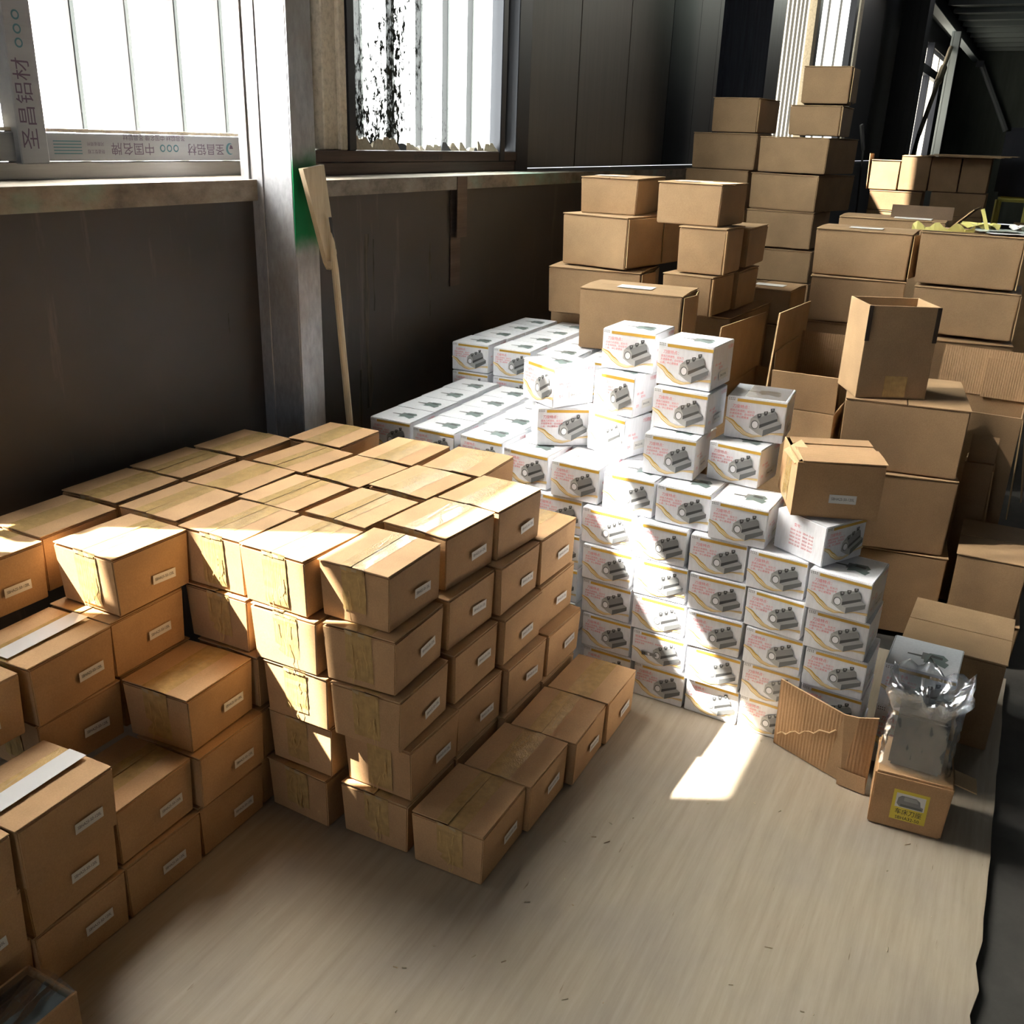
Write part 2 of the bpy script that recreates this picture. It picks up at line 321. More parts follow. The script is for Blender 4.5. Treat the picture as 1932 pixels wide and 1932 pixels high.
MB().box((2.548, 2.25, 1.472), (2.60, 2.29, 4.30), M['alu']).build('stile', w1, .003)
MB().box((2.66, 2.24, 1.402), (2.76, 2.33, 4.30), M['alu']).build('jamb', w1, .003)
MB().box((.28, 2.25, 2.30), (.80, 2.30, 2.36), M['alu']).build('transom', w1, .003)
MB().poly([(1.735, 2.268, 1.48), (2.548, 2.268, 1.48), (2.548, 2.268, 4.30), (1.735, 2.268, 4.30)], M['glass']).build('pane', w1)
for r in ((1.66, 2.80, 1.30, 2.55), (1.85, 2.80, 2.55, 4.55), (1.66, 1.85, 2.77, 4.55)): rib_sheet(w1, *r, M['sheet'])
for (a, b, c, d) in ((.20, .75, 1.36, 4.35), (.75, .93, 2.38, 4.35), (.93, 1.66, 1.36, 2.55), (.93, 1.66, 2.77, 4.35)): MB().box((a, 2.385, c), (b, 2.40, d), M['panel']).build('light_blocker', w1)  # unseen boards added to block light, gaps shaped for the sun patches
for (a, b, c, d) in ((.74, .94, .74, 2.40), (.92, 1.86, 2.53, 2.80)): MB().poly([(a, 2.405, c), (b, 2.405, c), (b, 2.405, d), (a, 2.405, d)], M['sun_filter']).build('pane', w1)  # unseen panes added over the gaps to weaken the sun patches
FL = (math.pi/2, math.pi, 0)                                     # lettering upside down on the protective film
yy = 2.2446
put_text('圣昌铝材', .034, M['purple_ink'], (2.295, yy, 1.437), FL, w1, sx=1.12); put_text('中国名牌', .034, M['purple_ink'], (2.02, yy, 1.437), FL, w1, sx=1.12)
put_text('防盗型工程', .011, M['purple_ink'], (1.895, yy, 1.428), FL, w1); put_text('河南省郑州', .011, M['purple_ink'], (1.895, yy, 1.447), FL, w1)
put_text('圣昌铝材 中国名牌 圣昌铝材', .018, M['purple_ink'], (2.1, yy, 1.466), FL, w1)
for k in range(5): MB().box((1.765, yy-.0004, 1.421+k*.0075), (1.85, yy, 1.4235+k*.0075), M['teal_ink']).build('fine_print', w1)
for k in range(4): MB().box((2.46, yy-.0004, 1.421+k*.0075), (2.53, yy, 1.423+k*.0075), M['purple_ink']).build('fine_print', w1)
def disc(c, r, mat, n=18, y=yy-.0005): return [(c[0]+r*math.cos(2*math.pi*i/n), y, c[1]+r*math.sin(2*math.pi*i/n)) for i in range(n)][::-1]
lg = MB(); lg.poly(disc((2.395, 1.437), .017, 0), M['teal_ink']); lg.poly(disc((2.400, 1.437), .014, 0, y=yy-.0008), M['alu_film']); lg.poly([(2.392, yy-.001, 1.437), (2.408, yy-.001, 1.437), (2.404, yy-.001, 1.446), (2.397, yy-.001, 1.449)][::1], M['purple_ink'])
for cx in (2.125, 2.150, 2.175): lg.poly(disc((cx, 1.437), .010, 0), M['teal_ink']); lg.poly(disc((cx, 1.437), .0065, 0, y=yy-.0008), M['alu_film'])
lg.build('printed_logo', w1)
put_text('圣昌铝材', .052, M['purple_ink'], (1.690, 2.2246, 1.535), (math.pi/2, -math.pi/2, 0), w1, sx=1.0); put_text('中国名牌', .052, M['purple_ink'], (1.690, 2.2246, 1.87), (math.pi/2, -math.pi/2, 0), w1)
lg = MB()
for cz in (1.67, 1.70, 1.73): lg.poly(disc((1.69, cz), .011, 0, y=2.2243), M['teal_ink']); lg.poly(disc((1.69, cz), .007, 0, y=2.2240), M['alu_film'])
lg.build('printed_logo', w1)
# second window, dirty pane
w2 = struct(MB().box((2.80, 2.24, 1.352), (4.41, 2.34, 1.395), M['brown_frame']).build('window_2', None, .002))
MB().box((2.80, 2.235, 1.396), (4.30, 2.29, 1.436), M['brown_frame']).build('sash_rail', w2, .002)
put_text('圣昌铝材 中国名牌', .026, M['black_frame'], (3.52, 2.2346, 1.416), FL, w2)
MB().box((2.87, 2.25, 1.436), (2.95, 2.33, 4.30), M['dusty']).build('jamb', w2, .004)
MB().box((2.945, 2.235, 1.436), (2.985, 2.29, 4.30), M['dusty']).build('jamb', w2, .004)
MB().box((2.985, 2.23, 1.436), (3.03, 2.29, 4.30), M['black_frame']).build('stile', w2, .003)
MB().box((4.119, 2.23, 1.396), (4.165, 2.29, 4.30), M['black_frame']).build('stile', w2, .003)
MB().box((4.283, 2.235, 1.352), (4.41, 2.31, 4.30), M['black_frame']).build('jamb', w2, .003)
MB().box((4.165, 2.31, 1.44), (4.283, 2.335, 4.30), M['dusty']).build('bead', w2, .002)
MB().poly([(3.03, 2.262, 1.44), (4.119, 2.262, 1.44), (4.119, 2.262, 4.30), (3.03, 2.262, 4.30)], M['dirty_glass']).build('pane', w2)
dirt = MB(); random.seed(3)
for k in range(60):
    x = 3.04+random.random()*1.07; h = .012+.03*random.random()**3+(.02 if x < 3.25 else 0); w = .02+.03*random.random()
    dirt.hexa([(x-w, 2.24, 1.437), (x+w, 2.24, 1.437), (x+w, 2.262, 1.437), (x-w, 2.262, 1.437), (x-w*.3, 2.252, 1.437+h), (x+w*.3, 2.252, 1.437+h), (x+w*.2, 2.261, 1.437+h), (x-w*.2, 2.261, 1.437+h)], M['dusty'] if k % 4 else M['black_frame'])
stuff(dirt.build('dirt', w2))
for r in ((2.76, 4.6, 1.30, 3.10), (2.76, 3.03, 3.10, 3.45), (3.16, 4.6, 3.10, 3.45), (2.76, 4.6, 3.45, 4.55)): rib_sheet(w2, *r, M['sheet2'], off=3.06, pitch=.21)
MB().poly([(3.02, 2.405, 3.09), (3.17, 2.405, 3.09), (3.17, 2.405, 3.46), (3.02, 2.405, 3.46)], M['sun_filter']).build('pane', w2)  # unseen sheet gap and dimming pane, added to sunlight a carton corner
# far windows
w3 = struct(MB().box((8.66, 2.24, 1.352), (12.8, 2.33, 1.42), M['navy']).build('window_3'))
for (a, b, m) in ((8.66, 8.75, M['navy']), (10.35, 10.5, M['dusty']), (10.5, 10.62, M['black_frame']), (12.35, 12.5, M['black_frame']), (12.6, 12.8, M['dusty'])): MB().box((a, 2.24, 1.42), (b, 2.31, 3.35), m).build('mullion', w3)
rib_sheet(w3, 8.7, 10.4, 1.4, 3.35, M['blind'], y=2.32, off=8.8, pitch=.16, r=M['rib_far'])
rib_sheet(w3, 10.4, 12.8, 1.4, 3.35, M['blind_blue'], y=2.37, off=10.9, pitch=.6, r=M['rib_far'])
w4 = struct(MB().box((18.5, 2.2, 1.352), (23.9, 2.33, 1.42), M['navy']).build('window_4'))
for (a, b, c, d) in ((18.5, 18.6, 1.42, 3.3), (20.0, 20.06, 1.42, 3.3), (21.9, 23.9, 1.42, 2.95), (18.5, 23.0, 2.76, 2.90)): MB().box((a, 2.2, c), (b, 2.31, d), M['navy']).build('mullion', w4)
rib_sheet(w4, 18.5, 23.9, 1.4, 3.3, M['blind'], y=2.34, off=18.8, pitch=1.2, r=M['rib_far'])

# ---------------------------------------------------------------- steel columns
def channel(name, x, m_web, m_fl, label, h=6.0, w=.105, d=.165, y0=1.90):
    """cold formed C section: flange to the room, web to the side, returned lip"""
    b = MB(); b.box((x, y0, 0), (x+.006, y0+d, h), m_web); b.box((x-.004, y0+.105, 0), (x, y0+.113, h), m_web)
    b.box((x-.006, y0+d-.012, 0), (x, y0+d+.02, h), m_web)
    r = empty(name, (0, 0, 0)); b.build('web', r, .0015)
    MB().box((x, y0-.006, 0), (x+w, y0, h), m_fl).build('flange', r, .0015)
    MB().box((x+w-.006, y0, 0), (x+w, y0+.05, h), m_web).build('lip', r, .0015)
    MB().box((x+.006, y0+d-.006, 0), (x+w, y0+d, h), m_web).build('rear_flange', r, .0015)
    return tag(r, label, 'column')
channel('steel_column', 2.268, M['galv'], M['galv_green'], 'galvanised steel column with a green sprayed patch between the two near windows', w=.104)
channel('steel_column', 7.0, M['navy'], M['navy'], 'dark blue steel column beside the tall cream window', w=.35, d=.3, y0=1.80)
channel('steel_column', 15.0, M['panel_dark'], M['panel_dark'], 'black steel column before the farthest window', w=.5, d=.3, y0=1.80)
channel('steel_column', 19.5, M['galv_far'], M['navy'], 'pale sunlit steel column at the farthest window', h=3.42, w=.14, d=.12, y0=1.76)
br = empty('tension_brace'); MB().tube([(19.5, 1.88, 3.17), (17.05, 1.88, 1.74)], .035, M['dusty']).build('rod', br); MB().tube([(18.9, 1.88, 2.82), (18.5, 1.88, 2.58)], .06, M['dusty']).build('turnbuckle', br); MB().tube([(17.05, 1.88, 1.74), (16.5, 1.88, 1.2)], .03, M['navy']).build('cable', br); tag(br, 'pale diagonal tension rod with turnbuckle before the farthest window', 'brace')
br = empty('diagonal_brace'); MB().tube([(25.6, 1.80, 3.40), (25.7, 1.02, 2.0)], .06, M['galv_far']).build('tube', br); MB().box((25.5, 1.72, 3.3), (25.8, 1.88, 3.42), M['navy']).build('gusset', br); tag(br, 'slanted grey tube brace against the pale far end wall', 'brace')

# ---------------------------------------------------------------- plywood sheet
ps = MB(); random.seed(11); N = 60; xs = [-1.2+4.2*k/N for k in range(N+1)]; edge = [-.192+.0012*math.sin(k*.9)+(random.random()-.5)*.003 for k in range(N+1)]
edge[round(.665*N)] += .012; edge[round(.7*N)] += .009
for k in range(N):
    a, b = xs[k], xs[k+1]; e, f = edge[k], edge[k+1]
    ps.poly([(a, e, 0), (b, f, 0), (b, 2.04, 0), (a, 2.04, 0)], M['ply']); ps.poly([(a, e, -.018), (b, f, -.018), (b, f, 0), (a, e, 0)], M['ply_edge'])
ps.poly([(3.0, -.19, -.018), (3.0, 2.04, -.018), (3.0, 2.04, 0), (3.0, -.19, 0)], M['ply_edge'])
tag(ps.build('plywood_sheet'), 'worn grey brown plywood sheet covering the floor under the boxes', 'plywood')
sp = MB(); random.seed(5)
for k in range(60):
    x = .7+1.6*random.random(); y = -.15+1.0*random.random(); a = random.random()*3.14; l = .002+.007*random.random()**2; w = .0009
    ca, sa = math.cos(a), math.sin(a); c = M['wood'] if k % 4 else M['ply_edge']
    sp.hexa([(x-ca*l+sa*w, y-sa*l-ca*w, .0002), (x+ca*l+sa*w, y+sa*l-ca*w, .0002), (x+ca*l-sa*w, y+sa*l+ca*w, .0002), (x-ca*l-sa*w, y-sa*l+ca*w, .0002), (x-ca*l, y-sa*l, .0022), (x+ca*l*.8, y+sa*l*.8, .0015), (x+ca*l*.8, y+sa*l*.8, .0016), (x-ca*l, y-sa*l, .0023)], c)
o = stuff(sp.build('splinters')); o['label'] = 'tiny wood splinters and grit scattered on the plywood'; o['category'] = 'debris'

# placed positions: x, y, z, turn, and for single cartons length, width, height
BROWN = {'F1':(1.431,0.771,0.000,0.013),
'F2':(1.632,0.760,0.000,-0.002),
'F3':(1.841,0.742,0.000,0.030),
'F4':(2.044,0.740,0.000,0.002),
'A0_4':(1.435,1.002,0.544,0.015),
'A0_3':(1.421,0.981,0.408,0.047),
'A0_2':(1.419,0.968,0.272,0.032),
'A0_1':(1.443,0.960,0.136,-0.007),
'A0_0':(1.435,0.964,0.000,0.009),
'A1_4':(1.661,1.007,0.544,-0.061),
'A1_3':(1.641,0.986,0.408,-0.019),
'A1_2':(1.640,0.969,0.272,-0.010),
'A1_1':(1.646,0.962,0.136,-0.038),
'A1_0':(1.643,0.962,0.000,0.000),
'A2_4':(1.868,0.987,0.544,-0.059),
'A2_3':(1.849,0.968,0.408,-0.020),
'A2_2':(1.852,0.954,0.272,-0.013),
'A2_1':(1.855,0.940,0.136,-0.033),
'A2_0':(1.848,0.942,0.000,0.000),
'A3_3':(2.055,0.961,0.408,-0.040),
'A3_2':(2.062,0.958,0.272,-0.020),
'A3_1':(2.064,0.931,0.136,-0.018),
'A3_0':(2.052,0.935,0.000,0.000),
'B0_4':(1.400,1.190,0.544,-0.028),
'B0_3':(1.404,1.170,0.408,-0.005),
'B0_2':(1.411,1.152,0.272,0.001),
'B0_1':(1.427,1.159,0.136,-0.006),
'B0_0':(1.416,1.170,0.000,-0.044),
'B1_4':(1.620,1.193,0.544,-0.052),
'B2_4':(1.844,1.175,0.544,-0.050),
'B3_4':(2.062,1.148,0.544,0.040),
'C0_4':(1.410,1.369,0.544,0.016),
'C0_3':(1.407,1.362,0.408,0.000),
'C0_2':(1.407,1.341,0.272,0.000),
'C0_1':(1.407,1.341,0.136,0.000),
'C0_0':(1.407,1.354,0.000,0.000),
'C1_4':(1.614,1.388,0.544,-0.030),
'C2_4':(1.822,1.358,0.544,-0.060),
'C3_4':(2.040,1.346,0.544,0.017),
'D0_4':(1.204,1.519,0.544,-0.010),
'D0_3':(1.184,1.524,0.408,0.021),
'D0_2':(1.200,1.535,0.272,0.000),
'D1_4':(1.429,1.571,0.544,0.017),
'D2_4':(1.638,1.566,0.544,0.027),
'D3_4':(1.839,1.548,0.544,-0.052),
'D4_4':(2.056,1.597,0.544,0.040),
'W0_4':(1.210,1.737,0.544,0.018),
'W1_4':(1.430,1.764,0.544,0.038),
'W2_4':(1.641,1.771,0.544,0.039),
'W3_4':(1.852,1.764,0.544,0.007),
'Q_4':(0.997,1.719,0.544,0.002),
'E_3':(0.982,1.507,0.408,0.059),
'E_2':(0.990,1.524,0.272,0.000),
'G_2':(1.201,1.343,0.272,0.050),
'G_1':(1.204,1.327,0.136,0.033),
'G_0':(1.203,1.345,0.000,0.000),
'K_1':(0.997,1.340,0.136,0.039),
'K_0':(1.000,1.338,0.000,0.001),
'M_2':(0.775,1.294,0.272,0.042),
'M_1':(0.790,1.329,0.136,0.040),
'M_0':(0.797,1.338,0.000,-0.005),
'N_0':(0.598,1.353,0.000,0.002),
'N_1':(0.578,1.322,0.136,-0.003),
'N_2':(0.565,1.300,0.272,0.000),
'Pp_3':(0.764,1.515,0.408,-0.001)}
WHITE = {'b0':(2.336,0.790,0.000,-0.040,0.158,0.153,0.106),
'b1':(2.335,0.798,0.108,-0.030,0.158,0.153,0.106),
'b2':(2.333,0.806,0.216,-0.051,0.158,0.153,0.106),
'b3':(2.331,0.811,0.324,-0.044,0.158,0.153,0.106),
'b4':(2.339,0.823,0.432,-0.038,0.158,0.153,0.106),
'c0':(2.325,0.624,0.000,-0.030,0.158,0.153,0.106),
'c1':(2.318,0.634,0.108,-0.023,0.158,0.153,0.106),
'c2':(2.318,0.643,0.216,-0.024,0.158,0.153,0.106),
'c3':(2.318,0.646,0.324,-0.018,0.158,0.153,0.106),
'c4':(2.320,0.659,0.432,-0.020,0.158,0.153,0.106),
'd4':(2.313,0.495,0.432,-0.003,0.158,0.153,0.106),
'd3':(2.308,0.485,0.324,-0.009,0.158,0.153,0.106),
'd2':(2.301,0.479,0.216,-0.017,0.158,0.153,0.106),
'd1':(2.302,0.470,0.108,-0.038,0.158,0.153,0.106),
'd0':(2.316,0.466,0.000,-0.067,0.158,0.153,0.106),
'e4':(2.286,0.335,0.432,-0.079,0.158,0.153,0.106),
'e3':(2.279,0.327,0.324,-0.129,0.158,0.153,0.106),
'e2':(2.285,0.316,0.216,-0.068,0.158,0.153,0.106),
'e1':(2.297,0.311,0.108,-0.033,0.158,0.153,0.106),
'e0':(2.307,0.309,0.000,-0.035,0.158,0.153,0.106),
'f4':(2.240,0.174,0.432,-0.112,0.158,0.153,0.106),
'f3':(2.252,0.164,0.324,-0.060,0.158,0.153,0.106),
'f2':(2.255,0.153,0.216,-0.055,0.158,0.153,0.106),
'f1':(2.262,0.150,0.108,-0.040,0.158,0.153,0.106),
'f0':(2.268,0.148,0.000,-0.040,0.158,0.153,0.106),
'a0':(2.375,0.990,0.000,-0.040,0.158,0.153,0.106),
'a1':(2.375,0.990,0.108,-0.040,0.158,0.153,0.106),
'a2':(2.375,0.990,0.216,-0.040,0.158,0.153,0.106),
'a3':(2.375,0.990,0.324,-0.040,0.158,0.153,0.106),
'a4':(2.375,0.990,0.432,-0.040,0.158,0.153,0.106),
'u-3':(2.456,1.628,0.540,0.015,0.158,0.153,0.106),
'u-2':(2.435,1.453,0.540,-0.005,0.158,0.153,0.106),
'u-1':(2.439,1.287,0.540,-0.054,0.158,0.153,0.106),
'u0':(2.395,1.113,0.540,-0.076,0.158,0.153,0.106),
'u1':(2.367,0.940,0.540,-0.052,0.158,0.153,0.106),
'u2':(2.353,0.773,0.540,-0.053,0.158,0.153,0.106),
'u3':(2.339,0.611,0.540,-0.046,0.158,0.153,0.106),
'u4':(2.304,0.451,0.540,-0.028,0.158,0.153,0.106),
's0':(3.100,1.706,0.671,0.050,0.158,0.153,0.106),
's1':(3.100,1.530,0.671,0.045,0.158,0.153,0.106),
't1':(2.476,1.144,0.765,-0.481,0.154,0.154,0.122),
't2':(2.550,1.055,0.648,0.575,0.158,0.157,0.115),
't3':(2.483,0.918,0.648,-0.323,0.122,0.141,0.118),
't4':(2.500,0.906,0.768,-0.183,0.129,0.135,0.117),
't5':(2.563,0.878,0.887,-0.010,0.161,0.161,0.114),
't6':(2.410,0.686,0.648,0.018,0.146,0.147,0.114),
't7':(2.463,0.683,0.764,-0.056,0.157,0.158,0.113),
't8':(2.489,0.688,0.879,-0.063,0.163,0.160,0.120),
't9':(2.445,0.520,0.648,-0.130,0.144,0.148,0.107),
't10':(2.527,0.486,0.757,0.077,0.161,0.160,0.116),
'v':(2.401,0.228,0.540,1.062,0.158,0.153,0.106),
'w4':(2.330,-0.050,0.178,-0.025,0.178,0.172,0.119),
'w5':(2.340,-0.050,0.000,0.000,0.178,0.172,0.176)}
CARTON = {'sb':(2.289,0.396,0.653,-1.202,0.208,0.216,0.142),
'yl':(2.094,-0.085,0.000,0.085,0.160,0.163,0.149),
'p5':(3.300,1.044,0.810,0.085,0.240,0.378,0.193),
'p4':(3.700,1.352,0.826,0.114,0.300,0.385,0.188),
'p3':(3.679,1.416,1.020,-0.154,0.536,0.302,0.202),
'p1':(3.800,1.431,1.221,0.080,0.417,0.237,0.142),
'p2':(3.680,1.053,1.210,-0.071,0.285,0.257,0.154),
'p6':(3.650,1.012,1.038,-0.035,0.229,0.184,0.171),
'p6b':(3.950,1.000,1.040,0.007,0.294,0.200,0.155),
'p7':(3.620,1.037,0.882,-0.084,0.242,0.200,0.152),
'p7b':(3.900,1.012,0.876,-0.036,0.272,0.200,0.154),
'p9':(4.300,0.881,0.770,-0.050,0.267,0.158,0.152),
's1a':(5.500,1.424,1.566,-0.065,0.361,0.256,0.173),
's2a':(5.500,1.414,1.376,-0.013,0.350,0.353,0.186),
's3a':(5.500,1.418,1.173,-0.020,0.350,0.355,0.200),
's0b':(5.400,0.952,1.711,0.116,0.300,0.233,0.173),
's1b':(5.400,0.977,1.559,0.007,0.350,0.256,0.145),
's2b':(5.400,1.018,1.374,-0.183,0.422,0.376,0.177),
's3b':(5.400,1.044,1.184,-0.267,0.421,0.392,0.183),
's4b':(5.400,1.041,0.994,-0.030,0.400,0.359,0.189),
's5b':(5.400,1.026,0.818,0.028,0.400,0.361,0.168),
'r1':(4.200,0.418,1.015,0.017,0.282,0.370,0.184),
'r2':(4.200,0.414,0.830,0.118,0.300,0.366,0.183),
'q1':(4.100,0.024,1.026,-0.020,0.300,0.356,0.193),
'q2':(4.100,-0.001,0.839,0.012,0.300,0.370,0.178),
'q3':(4.100,-0.014,0.656,0.202,0.300,0.358,0.170),
'rb':(4.750,0.350,1.028,0.037,0.300,0.447,0.190),
'o1':(3.205,0.201,0.778,0.463,0.186,0.217,0.285),
'o2':(3.148,0.061,0.552,0.145,0.540,0.360,0.224),
'o3':(3.150,0.055,0.304,0.207,0.300,0.308,0.222),
'o4':(3.150,0.038,0.065,0.131,0.300,0.306,0.227),
'o5':(3.099,-0.165,0.129,0.011,0.451,0.189,0.210),
'o6':(3.100,-0.192,-0.087,0.223,0.300,0.200,0.204),
'x1':(8.000,0.972,1.227,-0.003,0.300,0.204,0.209),
'x2':(8.000,0.765,1.231,0.002,0.300,0.202,0.240),
'x3':(8.000,0.560,1.232,0.001,0.300,0.199,0.238),
'x4':(8.000,0.365,1.234,0.002,0.300,0.190,0.238),
'x5':(8.000,0.788,1.082,0.016,0.300,0.371,0.140),
'x6':(8.000,0.360,1.068,-0.003,0.300,0.366,0.162)}

# ---------------------------------------------------------------- small taped brown cartons
def add_mesh(mb, me, f, mat):
    b = len(mb.v); mb.v += [tuple(f(v.co)) for v in me.vertices]; i = mb.mi(mat)
    for p in me.polygons: mb.f.append(tuple(b+k for k in p.vertices)); mb.m.append(i)
BL, BW, BH = .198, .173, .134
def brown_variant(seed):
    R = random.Random(seed); u = lambda a: (R.random()-.5)*2*a; d = {}
    i = .0025; hb = BH-.0065; o = .0005+R.random()*.0025
    b = MB().hexa([(i+u(.002), i+u(.002), .0008), (BL-i+u(.002), i+u(.002), .0008), (BL-i+u(.002), BW-i+u(.002), .0008), (i+u(.002), BW-i+u(.002), .0008),
                   (-o, -o, hb+u(.001)), (BL+o*.4, -o, hb+u(.001)), (BL+o*.4, BW+o, hb+u(.001)), (-o, BW+o, hb+u(.001))], M['card_small'])
    d['body'] = b.mesh('body', .0022, 2)
    ra, rb = .001+R.random()*.0035, .001+R.random()*.0035; ha, hb2 = R.random()*.003, R.random()*.003; ov = .0025+R.random()*.004
    def flap(y0, y1, z0, z1, rs):
        n = .0028
        return MB().hexa([(-ov, y0, z0+rs), (BL+.001, y0, z0), (BL+.001, y1, z1), (-ov, y1, z1+rs), (-ov, y0, z0+rs+n), (BL+.001, y0, z0+n), (BL+.001, y1, z1+n), (-ov, y1, z1+rs+n)], M['card_small'], M['card_edge'])
    zt = BH-.0058
    m = BW/2+u(.004)
    d['flap_a'] = flap(-.001, m-.0012, zt, zt+ha, ra).mesh('flap', .0006); d['flap_b'] = flap(m+.0012, BW+.001, zt+hb2, zt, rb).mesh('flap', .0006)
    w = .028+R.random()*.008; c = m+u(.006); t = MB()
    za = lambda f: zt+.0028+ha*(m-c+w > 0)*f+.0010
    n = 8
    for k in range(n):
        xa, xb = -ov-.0008+(BL+ov)*k/n, -ov-.0008+(BL+ov)*(k+1)/n; fa, fb = ra*(1-k/n), ra*(1-(k+1)/n); ga, gb = rb*(1-k/n), rb*(1-(k+1)/n)
        e = [.0004*R.random() for _ in range(4)]
        t.poly([(xa, c-w, zt+.0034+fa+ha*.4+e[0]), (xb, c-w, zt+.0034+fb+ha*.4+e[1]), (xb, m, zt+.0034+fb+ha+e[2]), (xa, m, zt+.0034+fa+ha+e[3])][::1], M['tape'])
        t.poly([(xa, m, zt+.0034+ga+hb2+e[3]), (xb, m, zt+.0034+gb+hb2+e[2]), (xb, c+w, zt+.0034+gb+hb2*.4+e[1]), (xa, c+w, zt+.0034+ga+hb2*.4+e[0])], M['tape'])
    if R.random() < .75:
        for q in range(3):
            x0 = R.random()*BL*.7; y0 = c+u(w*.8); y1 = y0+u(.008); zz = zt+.0034+max(ha, hb2)+max(ra, rb)+.0006
            t.poly([(x0, y0, zz), (x0+.05, y1, zz), (x0+.05, y1+.0012, zz), (x0, y0+.0015, zz)], M['film'])  # painted glints along the lid tape
    d['tape_top'] = t.mesh('tape')
    # tape down the end face, with pulled creases, their glint painted as brighter strips
    t = MB(); n = 9; zb = .012+R.random()*.02; xo = -o-.0012; pts = []
    for k in range(n+1):
        z = hb-.001-(hb-zb)*k/n; x = xo+(i+o)*(k/n)-.0008*R.random(); pts.append([(x-.0005*R.random(), c-w+u(.0008), z), (x-.0006, c, z), (x-.0005*R.random(), c+w+u(.0008), z)])
    pts[0] = [(-ov-.0006, c-w, zt+ra), (-ov-.001, c, zt+ra), (-ov-.0006, c+w, zt+rb)]
    for k in range(n):
        for q in range(2): t.poly([pts[k][q+1], pts[k][q], pts[k+1][q], pts[k+1][q+1]], M['tape'])
    for q in range(4):
        y = c+u(w*.75); z = hb*(.35+.55*R.random()); dy = 0
        for k in range(R.randint(3, 6)):
            y2 = y+u(.005); z2 = z-.006-.008*R.random(); th = .0006+.0008*R.random(); xx = -o-.0036
            t.poly([(xx, y+th, z), (xx, y-th, z), (xx, y2-th, z2), (xx, y2+th, z2)], M['crease']); y, z = y2, z2
            if z < .015: break
    # glint painted as paler patches where the tape bridges the flap gap
    gl = w*.9
    for k in range(4):
        y = c-gl+2*gl*k/4
        t.poly([(-ov-.0022, y+.016+u(.003), zt+.002+ra), (-ov-.0022, y, zt+.001+ra), (-ov-.0020, y+u(.002), zt-.004+u(.002)), (-ov-.0020, y+.014, zt-.003)], M['film'] if k % 2 else M['tape'])
    d['tape_end'] = t.mesh('tape'); return d
VAR = [brown_variant(100+k) for k in range(8)]
STK = MB().hexa([(-.031, -.0004, -.0105), (.031, -.0004, -.0105), (.031, 0, -.0105), (-.031, 0, -.0105), (-.031, -.0004, .0105), (.031, -.0004, .0105), (.031, 0, .0105), (-.031, 0, .0105)], M['paper']).mesh('sticker')
TXT = {k: text_mesh(k, .0095, M['ink'], sx=.78) for k in ('SBHA25-50-120L', 'SBHA32-50-120L')}
def brown_box(key, pos, label, code, group, var, tape_top=True, dims=None):
    x, y, z, a = pos[:4]; r = empty('taped_carton', (x, y, z), a); v = VAR[var % len(VAR)]; R = random.Random(hash(key) % 9973 if False else sum(ord(c)*(i+3) for i, c in enumerate(key)))
    obj('body', v['body'], r); obj('flap', v['flap_a'], r); obj('flap', v['flap_b'], r); obj('tape', v['tape_top'], r); obj('tape', v['tape_end'], r)
    s = obj('sticker', STK, r); s.location = (.115+R.random()*.022, -.0040, .048+R.random()*.02); s.rotation_euler = (0, -.08+R.random()*.16, 0)
    t = obj('lettering', TXT[code], s); t.location = (0, -.0007, 0); t.rotation_euler = (math.pi/2, 0, 0)
    tag(r, label, 'carton', group); return r
GB = 'taped brown parts cartons in the big stack'
LV = {5: ['bottom', 'second from bottom', 'middle', 'second from top', 'top'], 4: ['bottom', 'second from bottom', 'second from top', 'top'], 3: ['bottom', 'middle', 'top'], 2: ['bottom', 'top'], 1: ['only']}
ROWN = {'B': 'second row', 'C': 'third row', 'D': 'fourth row', 'W': 'wall row'}
CNT = {'A0': 5, 'A1': 5, 'A2': 5, 'A3': 4, 'B0': 5}
